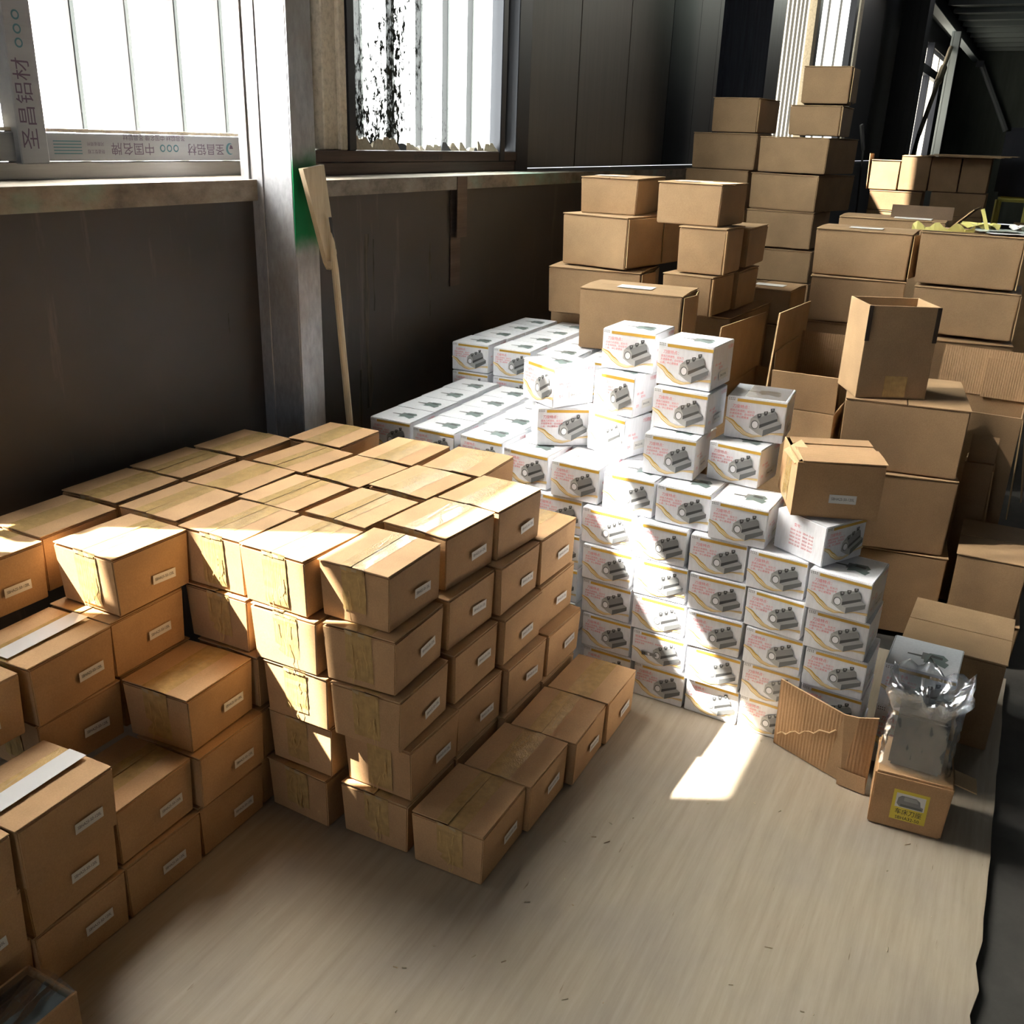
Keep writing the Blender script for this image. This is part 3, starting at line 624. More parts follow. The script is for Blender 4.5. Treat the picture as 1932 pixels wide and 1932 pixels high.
for i, (k, p) in enumerate(BROWN.items()):
    code = 'SBHA32-50-120L' if k[0] in 'AFBC' else 'SBHA25-50-120L'
    if k[0] == 'F': lab = 'taped brown carton on the plywood, %s from the camera in the low front row' % ORD[int(k[1])-1]
    elif k[:2] in CNT:
        lv = int(k[-1]); n = CNT[k[:2]]
        nm = {'A0': 'near corner stack', 'A1': 'second front stack from the near corner', 'A2': 'third front stack from the near corner', 'A3': 'lower fourth front stack near the white boxes', 'B0': 'sunlit stack just behind the near corner stack'}[k[:2]]
        lab = 'taped brown carton, %s of the %s' % (LV[n][lv], nm)
    elif k[0] in 'BCDW' and k[-1] == '4': lab = 'taped brown carton on top of the stack, %s, %s from the camera end' % (ROWN[k[0]], ORD[int(k[1])-(1 if k[0] in 'BC' else 0)])
    elif k[:2] == 'C0': lab = 'taped brown carton in the shaded stack beside the left cartons, %s' % LV[5][int(k[-1])]
    elif k[:2] == 'D0': lab = 'taped brown carton under the tall left corner one, %s below it' % {'3': 'directly', '2': 'two'}[k[-1]]
    else:
        lab = {'Q_4': 'taped brown carton on top against the dark wall, at the left picture edge', 'E_3': 'taped brown carton with whitish tape, left of the tall corner carton', 'E_2': 'shaded taped carton below the one with whitish tape',
               'G_2': 'taped brown carton with a sun patch on its lid, top of three', 'G_1': 'taped brown carton directly under the one with the sun patch', 'G_0': 'shaded taped carton on the plywood under the sun patch pair',
               'K_1': 'taped brown carton with dark shaded lid, upper of two between taller stacks', 'K_0': 'taped brown carton on the plywood under the dark lidded one',
               'M_2': 'taped brown carton with bright white tape, top of the near left stack', 'M_1': 'taped brown carton, middle of the near left stack', 'M_0': 'taped brown carton, bottom of the near left stack',
               'N_0': 'cut off taped carton at the left picture edge, lowest', 'N_1': 'cut off taped carton at the left picture edge, middle', 'N_2': 'cut off taped carton at the left picture edge, uppermost', 'Pp_3': 'cut off taped carton at the left edge behind the white taped one'}[k]
    r = brown_box(k, p, lab, code, GB, i*5+3)
    if k in ('E_3', 'M_2'):        # clear tape strip, its window sheen painted as a pale colour
        MB().box((.0, .055, BH+.0052), (BL-.004, .098, BH+.0056), M['sheen_tape']).build('clear_tape', r)

# ---------------------------------------------------------------- white printed cartons
WL, WW, WH_ = .156, .151, .1055
def P(s, t, l=0): return (-.0008-.00025*l, (1-s)*WW, t*WH_)
def Z(X, Y):                     # drawing coordinates of the printed picture -> face coordinates
    top = 140+.133*(X-455); bot = 885+.165*(X-430); return ((X-445)/965, (bot-Y)/(bot-top))
def zp(mb, pts, mat, l): mb.poly([P(*Z(*q), l) for q in pts], mat)
HOLDER = [([(860, 560), (905, 525), (965, 545), (1010, 620), (1012, 720), (1080, 780), (1080, 885), (985, 832), (850, 722)], 'g5', 6),
          ([(885, 535), (965, 470), (1215, 425), (1265, 470), (1285, 540), (1290, 605), (1012, 735), (1008, 625), (965, 550)], 'g2', 7),
          ([(895, 528), (965, 470), (1215, 425), (1240, 450), (965, 548)], 'g1', 8), ([(1012, 672), (1283, 560), (1290, 606), (1012, 737)], 'g4', 8),
          ([(1012, 735), (1290, 605), (1362, 660), (1080, 775)], 'g1', 7), ([(1080, 775), (1362, 660), (1362, 742), (1080, 888)], 'g3', 7)]
def knob(mb, x, y):
    zp(mb, [(x-32, y-28), (x+30, y-34), (x+32, y+10), (x+12, y+44), (x-18, y+48), (x-30, y+14)], M['g4'], 9)
    zp(mb, [(x-14, y-18), (x+14, y-20), (x+16, y+2), (x-12, y+6)], M['g1'], 10)
def front_print(alt):
    b = MB()
    for i in range(4):
        for j in range(2): s, t_ = .025+i*.030, .905+j*.038; b.poly([P(s, t_), P(s+.014, t_), P(s+.014, t_+.018), P(s, t_+.018)], M['g4'])
    b.poly([P(.17, .885), P(.995, .885), P(.995, .955), P(.17, .955)], M['gold'])
    def curve(k, s):       # bundle of gold wave lines
        a = [(0, .49), (.12, .44), (.25, .30), (.38, .17), (.50, .125), (.65, .16), (.82, .235), (1, .27)]
        c = [(0, .44), (.10, .36), (.22, .20), (.35, .10), (.48, .07), (.62, .115), (.80, .205), (1, .215)]
        def ev(p):
            for q in range(len(p)-1):
                if p[q][0] <= s <= p[q+1][0]: f = (s-p[q][0])/(p[q+1][0]-p[q][0]); f = f*f*(3-2*f)*.5+f*.5; return p[q][1]*(1-f)+p[q+1][1]*f
        A, B = ev(a), ev(c); return A*(1-k)+B*k
    n = 26
    for (k0, k1, mat, l) in ((-.05, 1, 'gold3', 0), (-.08, .04, 'gold', 1), (.40, .50, 'gold2', 1), (.62, .68, 'gold', 1), (.90, 1.06, 'gold', 1), (.18, .22, 'gold2', 1)):
        for q in range(n):
            s0, s1 = q/n, (q+1)/n; wob = lambda s, k: k+(.22*math.sin(s*9+k*5)*(1 if 0 < k < .9 else 0))
            b.poly([P(s0, curve(wob(s0, k1), s0), l), P(s1, curve(wob(s1, k1), s1), l), P(s1, curve(wob(s1, k0), s1), l), P(s0, curve(wob(s0, k0), s0), l)], M[mat])
    # white ground under the picture so the wave ends at its outline
    for pts, mat, l in HOLDER: zp(b, pts, M[mat], l)
    b.poly([P(Z(935, 670)[0]+.062*math.cos(a), Z(935, 670)[1]+.105*math.sin(a), 8) for a in [-2*math.pi*k/20 for k in range(20)]], M['g3'])
    b.poly([P(Z(938, 672)[0]+.050*math.cos(a), Z(938, 672)[1]+.085*math.sin(a), 9) for a in [-2*math.pi*k/20 for k in range(20)]], M['bore'])
    for (x, y) in ((993, 505), (1092, 458), (1192, 405)): knob(b, x, y)
    tx = lambda s, size, s0, t0: add_mesh(b, text_mesh(s, size, M['red'], 'LEFT'), lambda c: (-.0008, (1-s0)*WW-c.x, t0*WH_+c.y), M['red'])
    if alt:
        tx('铣床配套', .0085, .05, .80); tx('适用于各种钻头及铣刀，夹紧牢固', .0055, .05, .70); tx('精度高 耐用', .0055, .05, .62)
        zp(b, [(640, 600), (930, 640), (940, 700), (660, 690)], M['g2'], 10); zp(b, [(640, 610), (720, 622), (730, 680), (655, 690)], M['g4'], 11); zp(b, [(760, 630), (800, 635), (806, 690), (768, 686)], M['bore'], 11)
    else:
        tx('刀座特点：', .0098, .10, .765); tx('提高刀具钢性，延长刀', .0063, .065, .665); tx('片使用寿命，自动定中', .0063, .062, .59); tx('心高，中心更精准', .0063, .058, .515)
    return b.mesh('front_print')
FP = front_print(False); FP2 = front_print(True)
b = MB(); T = lambda u_, s, l=0: (u_*WL, (1-s)*WW, WH_+.0006+.0002*l)
b.poly([T(.46, .25), T(.50, .25), T(.52, .47), T(.46, .47)], M['g3']); b.poly([T(.40, .45), T(.40, .52), T(.62, .54), T(.62, .45)], M['g2'])
b.poly([T(.30, .50), T(.36, .62), T(.27, .80), T(.42, .84), T(.46, .78), T(.55, .82), T(.66, .74), T(.64, .55), T(.55, .48)][::-1], M['teal']); b.poly([T(.52, .56, 1), T(.60, .58, 1), T(.58, .74, 1), T(.50, .74, 1)][::-1], M['g4'])
TP = b.mesh('top_print')
b = MB(); sd = lambda s, size, x, z, mat: add_mesh(b, text_mesh(s, size, M[mat], 'LEFT'), lambda c: (x+c.x, -.0008, z+c.y), M[mat])
sd('六孔精金', .0115, .104, .092, 'red'); sd('材料：45#钢', .0075, .022, .060, 'red'); sd('真空淬火', .0075, .050, .050, 'red'); sd('型号：', .0085, .022, .028, 'red')
SP = b.mesh('side_print'); MS = MB().box((.060, -.0011, .018), (.128, -.0007, .040), M['paper']).mesh('model_sticker'); MT = text_mesh('SBHA32-50-90L', .0085, M['ink'], 'LEFT', .8)
b = MB(); sd2 = lambda s, size, x, z: add_mesh(b, text_mesh(s, size, M['red'], 'LEFT'), lambda c: (x-c.x, WW+.0008, z+c.y), M['red'])
sd2('型号：', .0095, .098, .080)
for q in range(5): sd2('SBHA %d-50   SBHA %d-63' % (16+q*4, 20+q*4), .0068, .108, .066-q*.0095)
SP2 = b.mesh('side_print')
def white_body(seed):
    R = random.Random(seed); u = lambda a: (R.random()-.5)*2*a; i = .0006
    return MB().hexa([(i, i, .0005), (WL-i, i, .0005), (WL-i, WW-i, .0005), (i, WW-i, .0005), (0, 0, WH_+u(.0005)), (WL, 0, WH_+u(.0005)), (WL, WW, WH_+u(.0005)), (0, WW, WH_+u(.0005))], M['white']).mesh('body', .0018, 2)
WB = [white_body(k) for k in range(4)]
# lid seams: dark slot where the lid tucks in along both sides of the top
LS = [MB().poly([(.004, y, WH_+.0007), (WL-.004, y, WH_+.0007), (WL-.004, y+.0016, WH_+.0007), (.004, y+.0016, WH_+.0007)], M['g1']).mesh('lid_slot') for y in (.0008, WW-.0032)]
GW = 'white printed tool holder cartons'
def white_box(key, p, label, front=True, top=False, side=False, side2=False, alt=False):
    x, y, z, a = p[:4]; r = empty('printed_carton', (x, y, z), a)
    if len(p) > 4: r.scale = (p[4]/.158, p[5]/.153, p[6]/.106)
    R = sum(ord(c)*(i+2) for i, c in enumerate(key)); obj('body', WB[R % 4], r)
    if front: obj('front_print', FP2 if alt else FP, r)
    if top: obj('top_print', TP, r); [obj('lid_slot', q, r) for q in LS]
    if side:
        obj('side_print', SP, r); q = obj('model_sticker', MS, r); q = obj('lettering', MT, q); q.location = (.066, -.0014, .029); q.rotation_euler = (math.pi/2, 0, 0)
    if side2: obj('side_print', SP2, r)
    return tag(r, label, 'carton', GW)
COLN = {'a': 'hidden first column', 'b': 'second column', 'c': 'third column', 'd': 'fourth column', 'e': 'fifth column', 'f': 'last column'}
UN = ['u-3', 'u-2', 'u-1', 'u0', 'u1', 'u2', 'u3', 'u4']
TL = {'t1': 'white printed carton turned to show its side label, top of the turned pair', 't2': 'white printed carton turned sideways under the side labelled one', 't3': 'overexposed white carton at the bottom of the sunlit three',
      't4': 'overexposed white carton in the middle of the sunlit three', 't5': 'white printed carton on top of the sunlit three', 't6': 'white printed carton at the bottom of the tallest three', 't7': 'white printed carton in the middle of the tallest three',
      't8': 'topmost white printed carton, before the orange flaps', 't9': 'white printed carton under the one with ribbed film on its lid', 't10': 'white printed carton with ribbed film on its lid', 'v': 'white carton turned to show red model list, under a small brown box',
      'w5': 'white carton under the lone one behind the plastic bag', 'w4': 'lone white printed carton behind the plastic bag', 's0': 'white printed carton at the wall end of the raised rear block', 's1': 'white printed carton, second from the wall in the raised rear block'}
for k, p in WHITE.items():
    kw = dict(front=True)
    if k in TL: lab = TL[k]; kw.update(top=True, side=True, side2=(k == 'v'))
    elif k in UN: lab = 'white printed carton, %s from the wall along the upper front edge' % ORD[UN.index(k)]; kw.update(top=True, side=True)
    else:
        lab = 'white printed carton, %s from the plywood in the %s of the white wall' % (ORD[int(k[1])], COLN[k[0]]); kw.update(alt=(k == 'c1'), top=(k in ('e4', 'f4')), side=(k[0] == 'f'))
        if k == 'c1': lab = 'white carton printed with a drill shank in its holder, in the third column'
    white_box(k, p, lab, **kw)
for c in range(6):
    b0 = WHITE[UN[c]]
    for r_ in (1, 2, 3):
        white_box('ur%d%d' % (c, r_), (b0[0]+.156*r_+.003, b0[1]+.006*r_, .54, b0[3]*.5), 'white printed carton lid, %s from the wall, %s row behind the front edge' % (ORD[c], ORD[r_-1]), front=False, top=True)
for c in range(4):
    for r_ in range(4):
        if r_ == 0 and c < 2: continue
        white_box('sr%d%d' % (c, r_), (3.10+.160*r_, 1.706-.176*c+.004*r_, .671, .03), 'white printed carton on the raised rear block, %s from the wall, %s row' % (ORD[c], ORD[r_]), front=(r_ == 0), top=True, side=(c == 3))
    white_box('sl%d' % c, (3.095, 1.703-.176*c, .5635, .03), 'white printed carton peeping out under the raised rear block, %s from the wall' % ORD[c])
MB().box((.005, .006, WH_+.0009), (WL*.97, WW*.72, WH_+.0013), M['bag']).build('ribbed_film', [o for o in C.objects if o.get('label') == TL['t10']][0])

# ---------------------------------------------------------------- larger brown cartons
def rnd(seed): return random.Random(seed)
def carton(key, label, group=None, sticker=False, tape_=False, name='carton', lip=None, along='y'):
    x, y, z, a, dx, dy, dz = CARTON[key]; R = rnd(sum(ord(c)*(i+7) for i, c in enumerate(key))); r = empty(name, (x, y, z), a); u = lambda s: (R.random()-.5)*2*s
    e = .003
    MB().hexa([(e, e, .001), (dx-e, e, .001), (dx-e, dy-e, .001), (e, dy-e, .001), (u(.003), u(.003), dz-.006), (dx+u(.003), u(.003), dz-.006), (dx+u(.003), dy+u(.003), dz-.006), (u(.003), dy+u(.003), dz-.006)], M['card']).build('body', r, .0035, 2)
    h = R.random()*.004
    if along == 'y':
        MB().hexa([(-.002, -.002, dz-.005), (dx/2-.002, -.002, dz-.005+h), (dx/2-.002, dy+.002, dz-.005+h), (-.002, dy+.002, dz-.005), (-.002, -.002, dz-.001), (dx/2-.002, -.002, dz-.001+h), (dx/2-.002, dy+.002, dz-.001+h), (-.002, dy+.002, dz-.001)], M['card'], M['card_edge']).build('flap', r, .0008)
        MB().hexa([(dx/2+.002, -.002, dz-.005+h), (dx+.002, -.002, dz-.005), (dx+.002, dy+.002, dz-.005), (dx/2+.002, dy+.002, dz-.005+h), (dx/2+.002, -.002, dz-.001+h), (dx+.002, -.002, dz-.001), (dx+.002, dy+.002, dz-.001), (dx/2+.002, dy+.002, dz-.001+h)], M['card'], M['card_edge']).build('flap', r, .0008)
    else:
        MB().box((-.002, -.002, dz-.005), (dx+.002, dy/2-.002, dz-.001), M['card']).build('flap', r, .0008); MB().box((-.002, dy/2+.002, dz-.005), (dx+.002, dy+.002, dz-.001), M['card']).build('flap', r, .0008)
    if tape_: MB().box((dx/2-.03, -.0025, dz+h), (dx/2+.03, dy+.0025, dz+h+.0006), M['tape']).build('tape', r); MB().box((dx/2-.03, -.0045, dz*.5), (dx/2+.03, -.0035, dz+h), M['tape']).build('tape', r)
    if sticker: MB().box((dx*.22, dy*.34, dz+h), (dx*.22+.07, dy*.34+.13, dz+h+.0008), M['paper']).build('address_sticker', r)
    if lip == 'end':     # folded end flap standing a little off the right hand face
        MB().slab((.004, -.004, .01), (dx*.45, -.022, 0), (0, 0, dz-.018), .003, M['card'], M['card_edge']).build('end_flap', r); MB().slab((dx*.5, -.020, .01), (dx*.48, .016, 0), (0, 0, dz-.018), .003, M['card'], M['card_edge']).build('end_flap', r)
    if lip == 'edge': MB().box((-.0035, -.006, .004), (.012, -.002, dz-.008), M['card_edge']).build('overlap_edge', r)
    return tag(r, label, 'carton', group)
CARTON.update(dict(p5=(3.30, 1.044, .780, .085, .24, .378, .222), o2=(3.148, .061, .552, .145, .42, .36, .224), o3=(3.15, .055, .294, .207, .30, .308, .256), o4=(3.15, .038, 0, .131, .30, .306, .292),
    o5=(3.10, -.185, .135, .011, .34, .20, .204), o6=(3.10, -.20, 0, .03, .34, .21, .134), wc=(2.54, -.16, 0, -.03, .3, .26, .27),
    p0=(3.76, 1.32, .42, .05, .46, .44, .402), p00=(3.76, 1.32, 0, .0, .46, .44, .418), p8=(3.75, .985, .44, -.05, .52, .29, .43), p88=(3.75, .985, 0, 0, .52, .29, .438), p99=(4.3, .87, .39, -.05, .28, .24, .378), p98=(4.3, .86, 0, 0, .28, .25, .388),
    s3a=(5.5, 1.44, 1.173, -.02, .35, .355, .2), s4a=(5.5, 1.44, .78, 0, .35, .355, .39), s5a=(5.5, 1.44, .39, 0, .35, .355, .388), s6a=(5.5, 1.44, 0, 0, .35, .355, .388),
    s6b=(5.4, 1.02, .41, 0, .4, .36, .406), s7b=(5.4, 1.02, 0, 0, .4, .36, .408), r3=(4.2, .41, .42, .05, .3, .37, .408), r4=(4.2, .41, 0, .02, .3, .37, .418), q4=(4.1, -.01, .33, .05, .3, .36, .324), q5=(4.1, -.01, 0, 0, .3, .36, .328),
    rb2=(4.75, .35, .52, .037, .3, .447, .506), rb3=(4.75, .35, 0, .037, .3, .447, .518), x7=(8, .79, .54, 0, .3, .37, .54), x8=(8, .79, 0, 0, .3, .37, .538), x9=(8, .36, .53, 0, .3, .366, .536), x10=(8, .36, 0, 0, .3, .366, .528)))
GP, GS, GR, GX, GO = 'brown cartons piled behind the white boxes', 'tall brown carton stack before the bright window', 'brown cartons stacked on the right', 'small brown cartons far back', 'shadowed brown cartons on the right floor'
for k, lab, g, kw in [
    ('p5', 'wide brown carton with a white address sticker, standing on the white boxes', GP, dict(sticker=True, lip='end')), ('p4', 'brown carton under the tilted open one beside the dark wall', GP, dict(lip='end')),
    ('p3', 'brown carton with loose end flaps, below the highest left one', GP, dict(lip='end', along='x')), ('p1', 'uppermost left brown carton with a white sticker on its sloping lid', GP, dict(sticker=True, along='x')),
    ('p2', 'brown carton with a slanted sunlit corner, top of the middle pile', GP, dict(sticker=True)), ('p6', 'brown carton directly under the one with the sunlit corner', GP, dict(lip='edge')), ('p6b', 'orange shaded carton behind the second of the middle pile', GP, {}),
    ('p7', 'brown carton third from the top in the middle pile', GP, dict(lip='edge')), ('p7b', 'orange shaded carton behind the third of the middle pile', GP, {}), ('p9', 'small brown carton with white sticker in the gap behind the orange flaps', GP, dict(sticker=True)),
    ('p0', 'brown carton carrying the pile next to the dark wall', GP, {}), ('p00', 'lowest brown carton of the pile next to the dark wall', GP, {}), ('p8', 'brown carton carrying the middle pile', GP, {}), ('p88', 'lowest brown carton of the middle pile', GP, {}), ('p99', 'brown carton under the small stickered one in the gap', GP, {}), ('p98', 'lowest brown carton in the gap behind the flaps', GP, {}),
    ('s1a', 'brown carton topping the shorter left part of the tall stack', GS, dict(lip='edge')), ('s2a', 'brown carton second from top in the shorter part of the tall stack', GS, {}), ('s3a', 'brown carton third from top in the shorter part of the tall stack', GS, {}),
    ('s4a', 'brown carton fourth from top in the shorter part of the tall stack', GS, {}), ('s5a', 'brown carton fifth from top in the shorter part of the tall stack', GS, {}), ('s6a', 'lowest brown carton in the shorter part of the tall stack', GS, {}),
    ('s0b', 'highest brown carton of all, tilted with an open flap', GS, dict(lip='end')), ('s1b', 'brown carton second from top of the tall stack', GS, dict(lip='edge')), ('s2b', 'wide brown carton third from top of the tall stack', GS, {}), ('s3b', 'wide brown carton fourth from top of the tall stack', GS, {}),
    ('s4b', 'wide brown carton fifth from top of the tall stack', GS, {}), ('s5b', 'wide brown carton sixth from top of the tall stack', GS, {}), ('s6b', 'wide brown carton seventh from top of the tall stack', GS, {}), ('s7b', 'lowest wide brown carton of the tall stack', GS, {}),
    ('r1', 'wide brown carton with a white lid sticker beside the yellow film', GR, dict(sticker=True, lip='end')), ('r2', 'wide brown carton under the white stickered one', GR, {}), ('r3', 'brown carton third down under the white stickered one', GR, {}), ('r4', 'lowest brown carton under the white stickered one', GR, {}),
    ('q1', 'wide brown carton under the yellow film and papers', GR, dict(lip='edge')), ('q2', 'wide brown carton second below the yellow film', GR, dict(lip='edge')), ('q3', 'wide brown carton third below the yellow film', GR, {}), ('q4', 'brown carton fourth below the yellow film', GR, {}), ('q5', 'lowest brown carton below the yellow film', GR, {}),
    ('rb', 'brown carton with a paper and dark raised flap behind the stickered one', GR, {}), ('rb2', 'brown carton below the one with the dark raised flap', GR, {}), ('rb3', 'lowest brown carton below the one with the dark raised flap', GR, {}),
    ('o2', 'large brown carton under the upright open box', GO, dict(along='x')), ('o3', 'large shadowed carton second under the upright open box', GO, {}), ('o4', 'large shadowed carton on the floor under the upright open box', GO, {}), ('o5', 'shadowed carton with a pale strip on its lid, far right', GO, {}), ('o6', 'shadowed carton on the floor, far right', GO, {}), ('wc', 'shadowed carton on the floor beside the lone white one', GO, {}),
    ('x1', 'far brown carton with a raised flap, first of four in a row', GX, {}), ('x2', 'far brown carton, second of four in a row', GX, dict(tape_=True)), ('x3', 'far brown carton with a slanted light streak, third of four', GX, {}), ('x4', 'far brown carton, last of four in a row', GX, {}), ('x5', 'far wide carton below the first two of the row', GX, {}), ('x6', 'far wide carton with a curved light patch', GX, {}),
    ('x7', 'far carton third down on the left', GX, {}), ('x8', 'far carton on the floor on the left', GX, {}), ('x9', 'far carton third down below the light patch', GX, {}), ('x10', 'far carton on the floor below the light patch', GX, {})]:
    carton(k, lab, g, **kw)
def find(lab): return [o for o in C.objects if o.get('label') == lab][0]
r = find('brown carton with a paper and dark raised flap behind the stickered one')
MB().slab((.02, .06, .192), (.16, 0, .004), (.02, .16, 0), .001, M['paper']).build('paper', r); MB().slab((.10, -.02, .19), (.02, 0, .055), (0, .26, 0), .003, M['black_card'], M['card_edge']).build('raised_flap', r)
r = find('far brown carton with a raised flap, first of four in a row'); MB().slab((.01, .215, .0), (0, .01, .25), (.2, 0, 0), .004, M['card'], M['card_edge']).build('raised_flap', r)
r = find('shadowed carton with a pale strip on its lid, far right'); MB().box((.12, .06, .2045), (.14, .19, .2055), M['paper']).build('paper', r)

# small opened brown box with a torn lid on the white carton
x, y, z, a, dx, dy, dz = CARTON['sb']; r = empty('opened_carton', (x, y, z), a); dz = .138
b = MB(); b.slab((0, 0, 0), (dx, 0, 0), (0, dy, 0), .003, M['card_small']); b.build('bottom', r)
MB().slab((0, .003, 0), (dx, 0, 0), (0, 0, dz), .003, M['card_small'], M['card_edge']).build('wall', r); MB().slab((0, dy, 0), (dx, 0, 0), (0, 0, dz), .003, M['card_small'], M['card_edge']).build('wall', r)
MB().slab((.003, .003, 0), (0, dy-.006, 0), (0, 0, dz), -.003, M['card_small'], M['card_edge']).build('wall', r); MB().slab((dx-.003, .003, 0), (0, dy-.006, 0), (0, 0, dz), .003, M['card_small'], M['card_edge']).build('wall', r)
lid = MB(); n = 4
for k in range(n): lid.slab((.012, k*dy*.98/n, dz+.001+.003*math.sin(k*1.9)), (dx-.008, 0, .002), (0, dy*.98/n, .003*math.cos(k*1.6)), .003, M['card_flute'], M['card_edge'])
lid.build('torn_lid', r); MB().slab((-.004, .02, dz-.012), (.05, .05, .014), (-.012, .10, .004), .002, M['card_edge']).build('torn_scrap', r)
MB().slab((-.0006, dy*.36, .01), (0, dy*.30, 0), (0, 0, dz*.8), -.0006, M['tape']).build('tape', r)
s = obj('sticker', STK, r); s.location = (.118, -.0016, .050); s.scale = (1.05, 1, 1.05); t = obj('lettering', TXT['SBHA25-50-120L'], s); t.location = (0, -.0007, 0); t.rotation_euler = (math.pi/2, 0, 0)
tag(r, 'small opened brown box with a torn ribbed lid on the white boxes', 'carton')
# upright open box
x, y, z, a, dx, dy, dz = CARTON['o1']; r = empty('open_box', (x, y, z), a); th = .005
MB().box((0, 0, 0), (dx, dy, .005), M['card']).build('bottom', r)
MB().box((0, .004, 0), (th, dy-.004, dz), M['card']).build('wall', r, .001); MB().box((dx-th, .004, 0), (dx, dy-.004, dz), M['card']).build('wall', r, .001)
MB().box((0, 0, 0), (dx, th, dz), M['card']).build('wall', r, .001); MB().box((0, dy-th, 0), (dx, dy, dz), M['card']).build('wall', r, .001)
for yy_ in (-.0012, dy-.012): MB().box((-.0015, yy_, dz*.62), (-.0002, yy_+.013, dz-.001), M['slot']).build('slot', r)
MB().box((-.0009, dy*.30, .004), (-.0002, dy*.62, .07), M['tape']).build('tape', r)
tag(r, 'tall upright open brown box on the large carton', 'carton')
# open cartons with spread flaps
def open_carton(label, loc, yaw, dx, dy, dz, flaps, name='open_carton', inner='card_flute'):
    r = empty(name, loc, yaw); th = .005
    MB().box((0, 0, 0), (dx, dy, .005), M['card']).build('bottom', r)
    for lo, hi in (((0, 0, .005), (th, dy, dz)), ((dx-th, 0, .005), (dx, dy, dz)), ((th, 0, .005), (dx-th, th, dz)), ((th, dy-th, .005), (dx-th, dy, dz))): MB().box(lo, hi, M['card']).build('wall', r, .001)
    for (p, eu, ev, m) in flaps: MB().slab(p, eu, ev, .0045, M[m], M['card_edge']).build('flap', r)
    return tag(r, label, 'carton', None)
open_carton('open brown carton with a raised front flap left of the upright box', (3.32, .480, 0), .0, .40, .222, .655,
            [((0, 0, .658), (0, .222, 0), (-.02, 0, .128), 'card'), ((.395, 0, .655), (.03, 0, .20), (0, .222, 0), 'card_flute'), ((.388, .0, .60), (.02, 0, .20), (0, .13, 0), 'card_flute'), ((.02, .222, .65), (.36, 0, 0), (0, .008, .19), 'card')])
open_carton('open brown carton showing ribbed inner flaps at the right edge', (3.62, -.09, 0), -.02, .30, .30, .665,
            [((.295, 0, .665), (.03, 0, .165), (0, .31, 0), 'card_flute'), ((.285, .0, .66), (.03, 0, .14), (0, .155, 0), 'card_flute'), ((.0, -.004, .66), (.28, 0, 0), (0, -.02, -.36), 'card'), ((.05, -.012, .655), (.23, 0, 0), (0, -.045, -.30), 'card')])
open_carton('narrow open carton with a lit flap beside the upright box stack', (3.50, -.035, 0), 0, .11, .09, .52, [((.02, .0, .52), (.0, .085, 0), (.03, 0, .085), 'card'), ((.0, -.004, .5), (.10, 0, 0), (0, -.012, -.3), 'card')])
# open carton whose two long flaps glow orange
r = empty('flap_carton', (3.30, .72, 0), 0)
for lo, hi in (((.04, .0, 0), (.045, .185, .66)), ((.62, .0, 0), (.625, .185, .66)), ((.045, .0, 0), (.62, .005, .66)), ((.045, .18, 0), (.62, .185, .66)), ((.045, .005, 0), (.62, .18, .005))): MB().box(lo, hi, M['card']).build('wall', r)
MB().slab((.0, .187, .655), (.66, .0, -.035), (.03, .0, .25), .005, M['card'], M['card_edge']).build('flap', r); MB().slab((.0, -.002, .70), (.50, -.004, -.02), (.06, .0, .27), .005, M['card'], M['card_edge']).build('flap', r)
tag(r, 'open carton whose tall flaps glow orange behind the topmost white box', 'carton')

# ---------------------------------------------------------------- loose things on and between the boxes
r = empty('yellow_film', (4.12, .02, 1.2225), 0)
b = MB(); random.seed(21)
for k in range(14):
    t0 = k/14; t1 = (k+1)/14; y0, y1 = .40-.22*t0, .40-.22*t1; h0, h1 = .020+.012*math.sin(k*1.4), .020+.012*math.sin((k+1)*1.4)
    b.hexa([(-.01+.02*t0, y0, .0), (.04, y0, 0), (.04, y1, 0), (-.01+.02*t1, y1, 0), (.0, y0, h0), (.03, y0, h0*.7), (.03, y1, h1*.7), (.0, y1, h1)], M['yellow_film'])
b.build('rolled_strip', r)
for (x, y, w, d, h, m) in ((.05, .0, .14, .20, .012, 'grey_film'), (.10, .10, .10, .14, .03, 'yellow_film'), (.0, -.03, .16, .17, .004, 'paper'), (.12, -.02, .1, .09, .03, 'paper')):
    n = 5; bb = MB(); g = [[(x+w*i/n, y+d*j/n, h*(.2+.8*abs(math.sin(i*1.7+j*2.3)))) for j in range(n+1)] for i in range(n+1)]
    for i in range(n):
        for j in range(n): bb.poly([g[i][j], g[i+1][j], g[i+1][j+1], g[i][j+1]], M[m])
    bb.build('crumpled_sheet', r)
MB().slab((.08, .13, .0), (.02, .035, .085), (.0, .012, -.005), .003, M['yellow_film']).build('upright_tab', r)
tag(r, 'crumpled yellow film with papers lying on the right carton', 'film')
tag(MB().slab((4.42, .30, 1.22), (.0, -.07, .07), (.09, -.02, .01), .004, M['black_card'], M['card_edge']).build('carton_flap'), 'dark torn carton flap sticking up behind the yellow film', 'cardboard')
b = MB()
for k in range(3): b.box((7.82+.01*k, .30-.05*k, 1.474+.006*k), (8.28, .80-.03*k, 1.478+.006*k), M['card_edge'])
tag(b.build('cardboard_sheets'), 'flat cardboard sheets lying across the far row of cartons', 'cardboard')
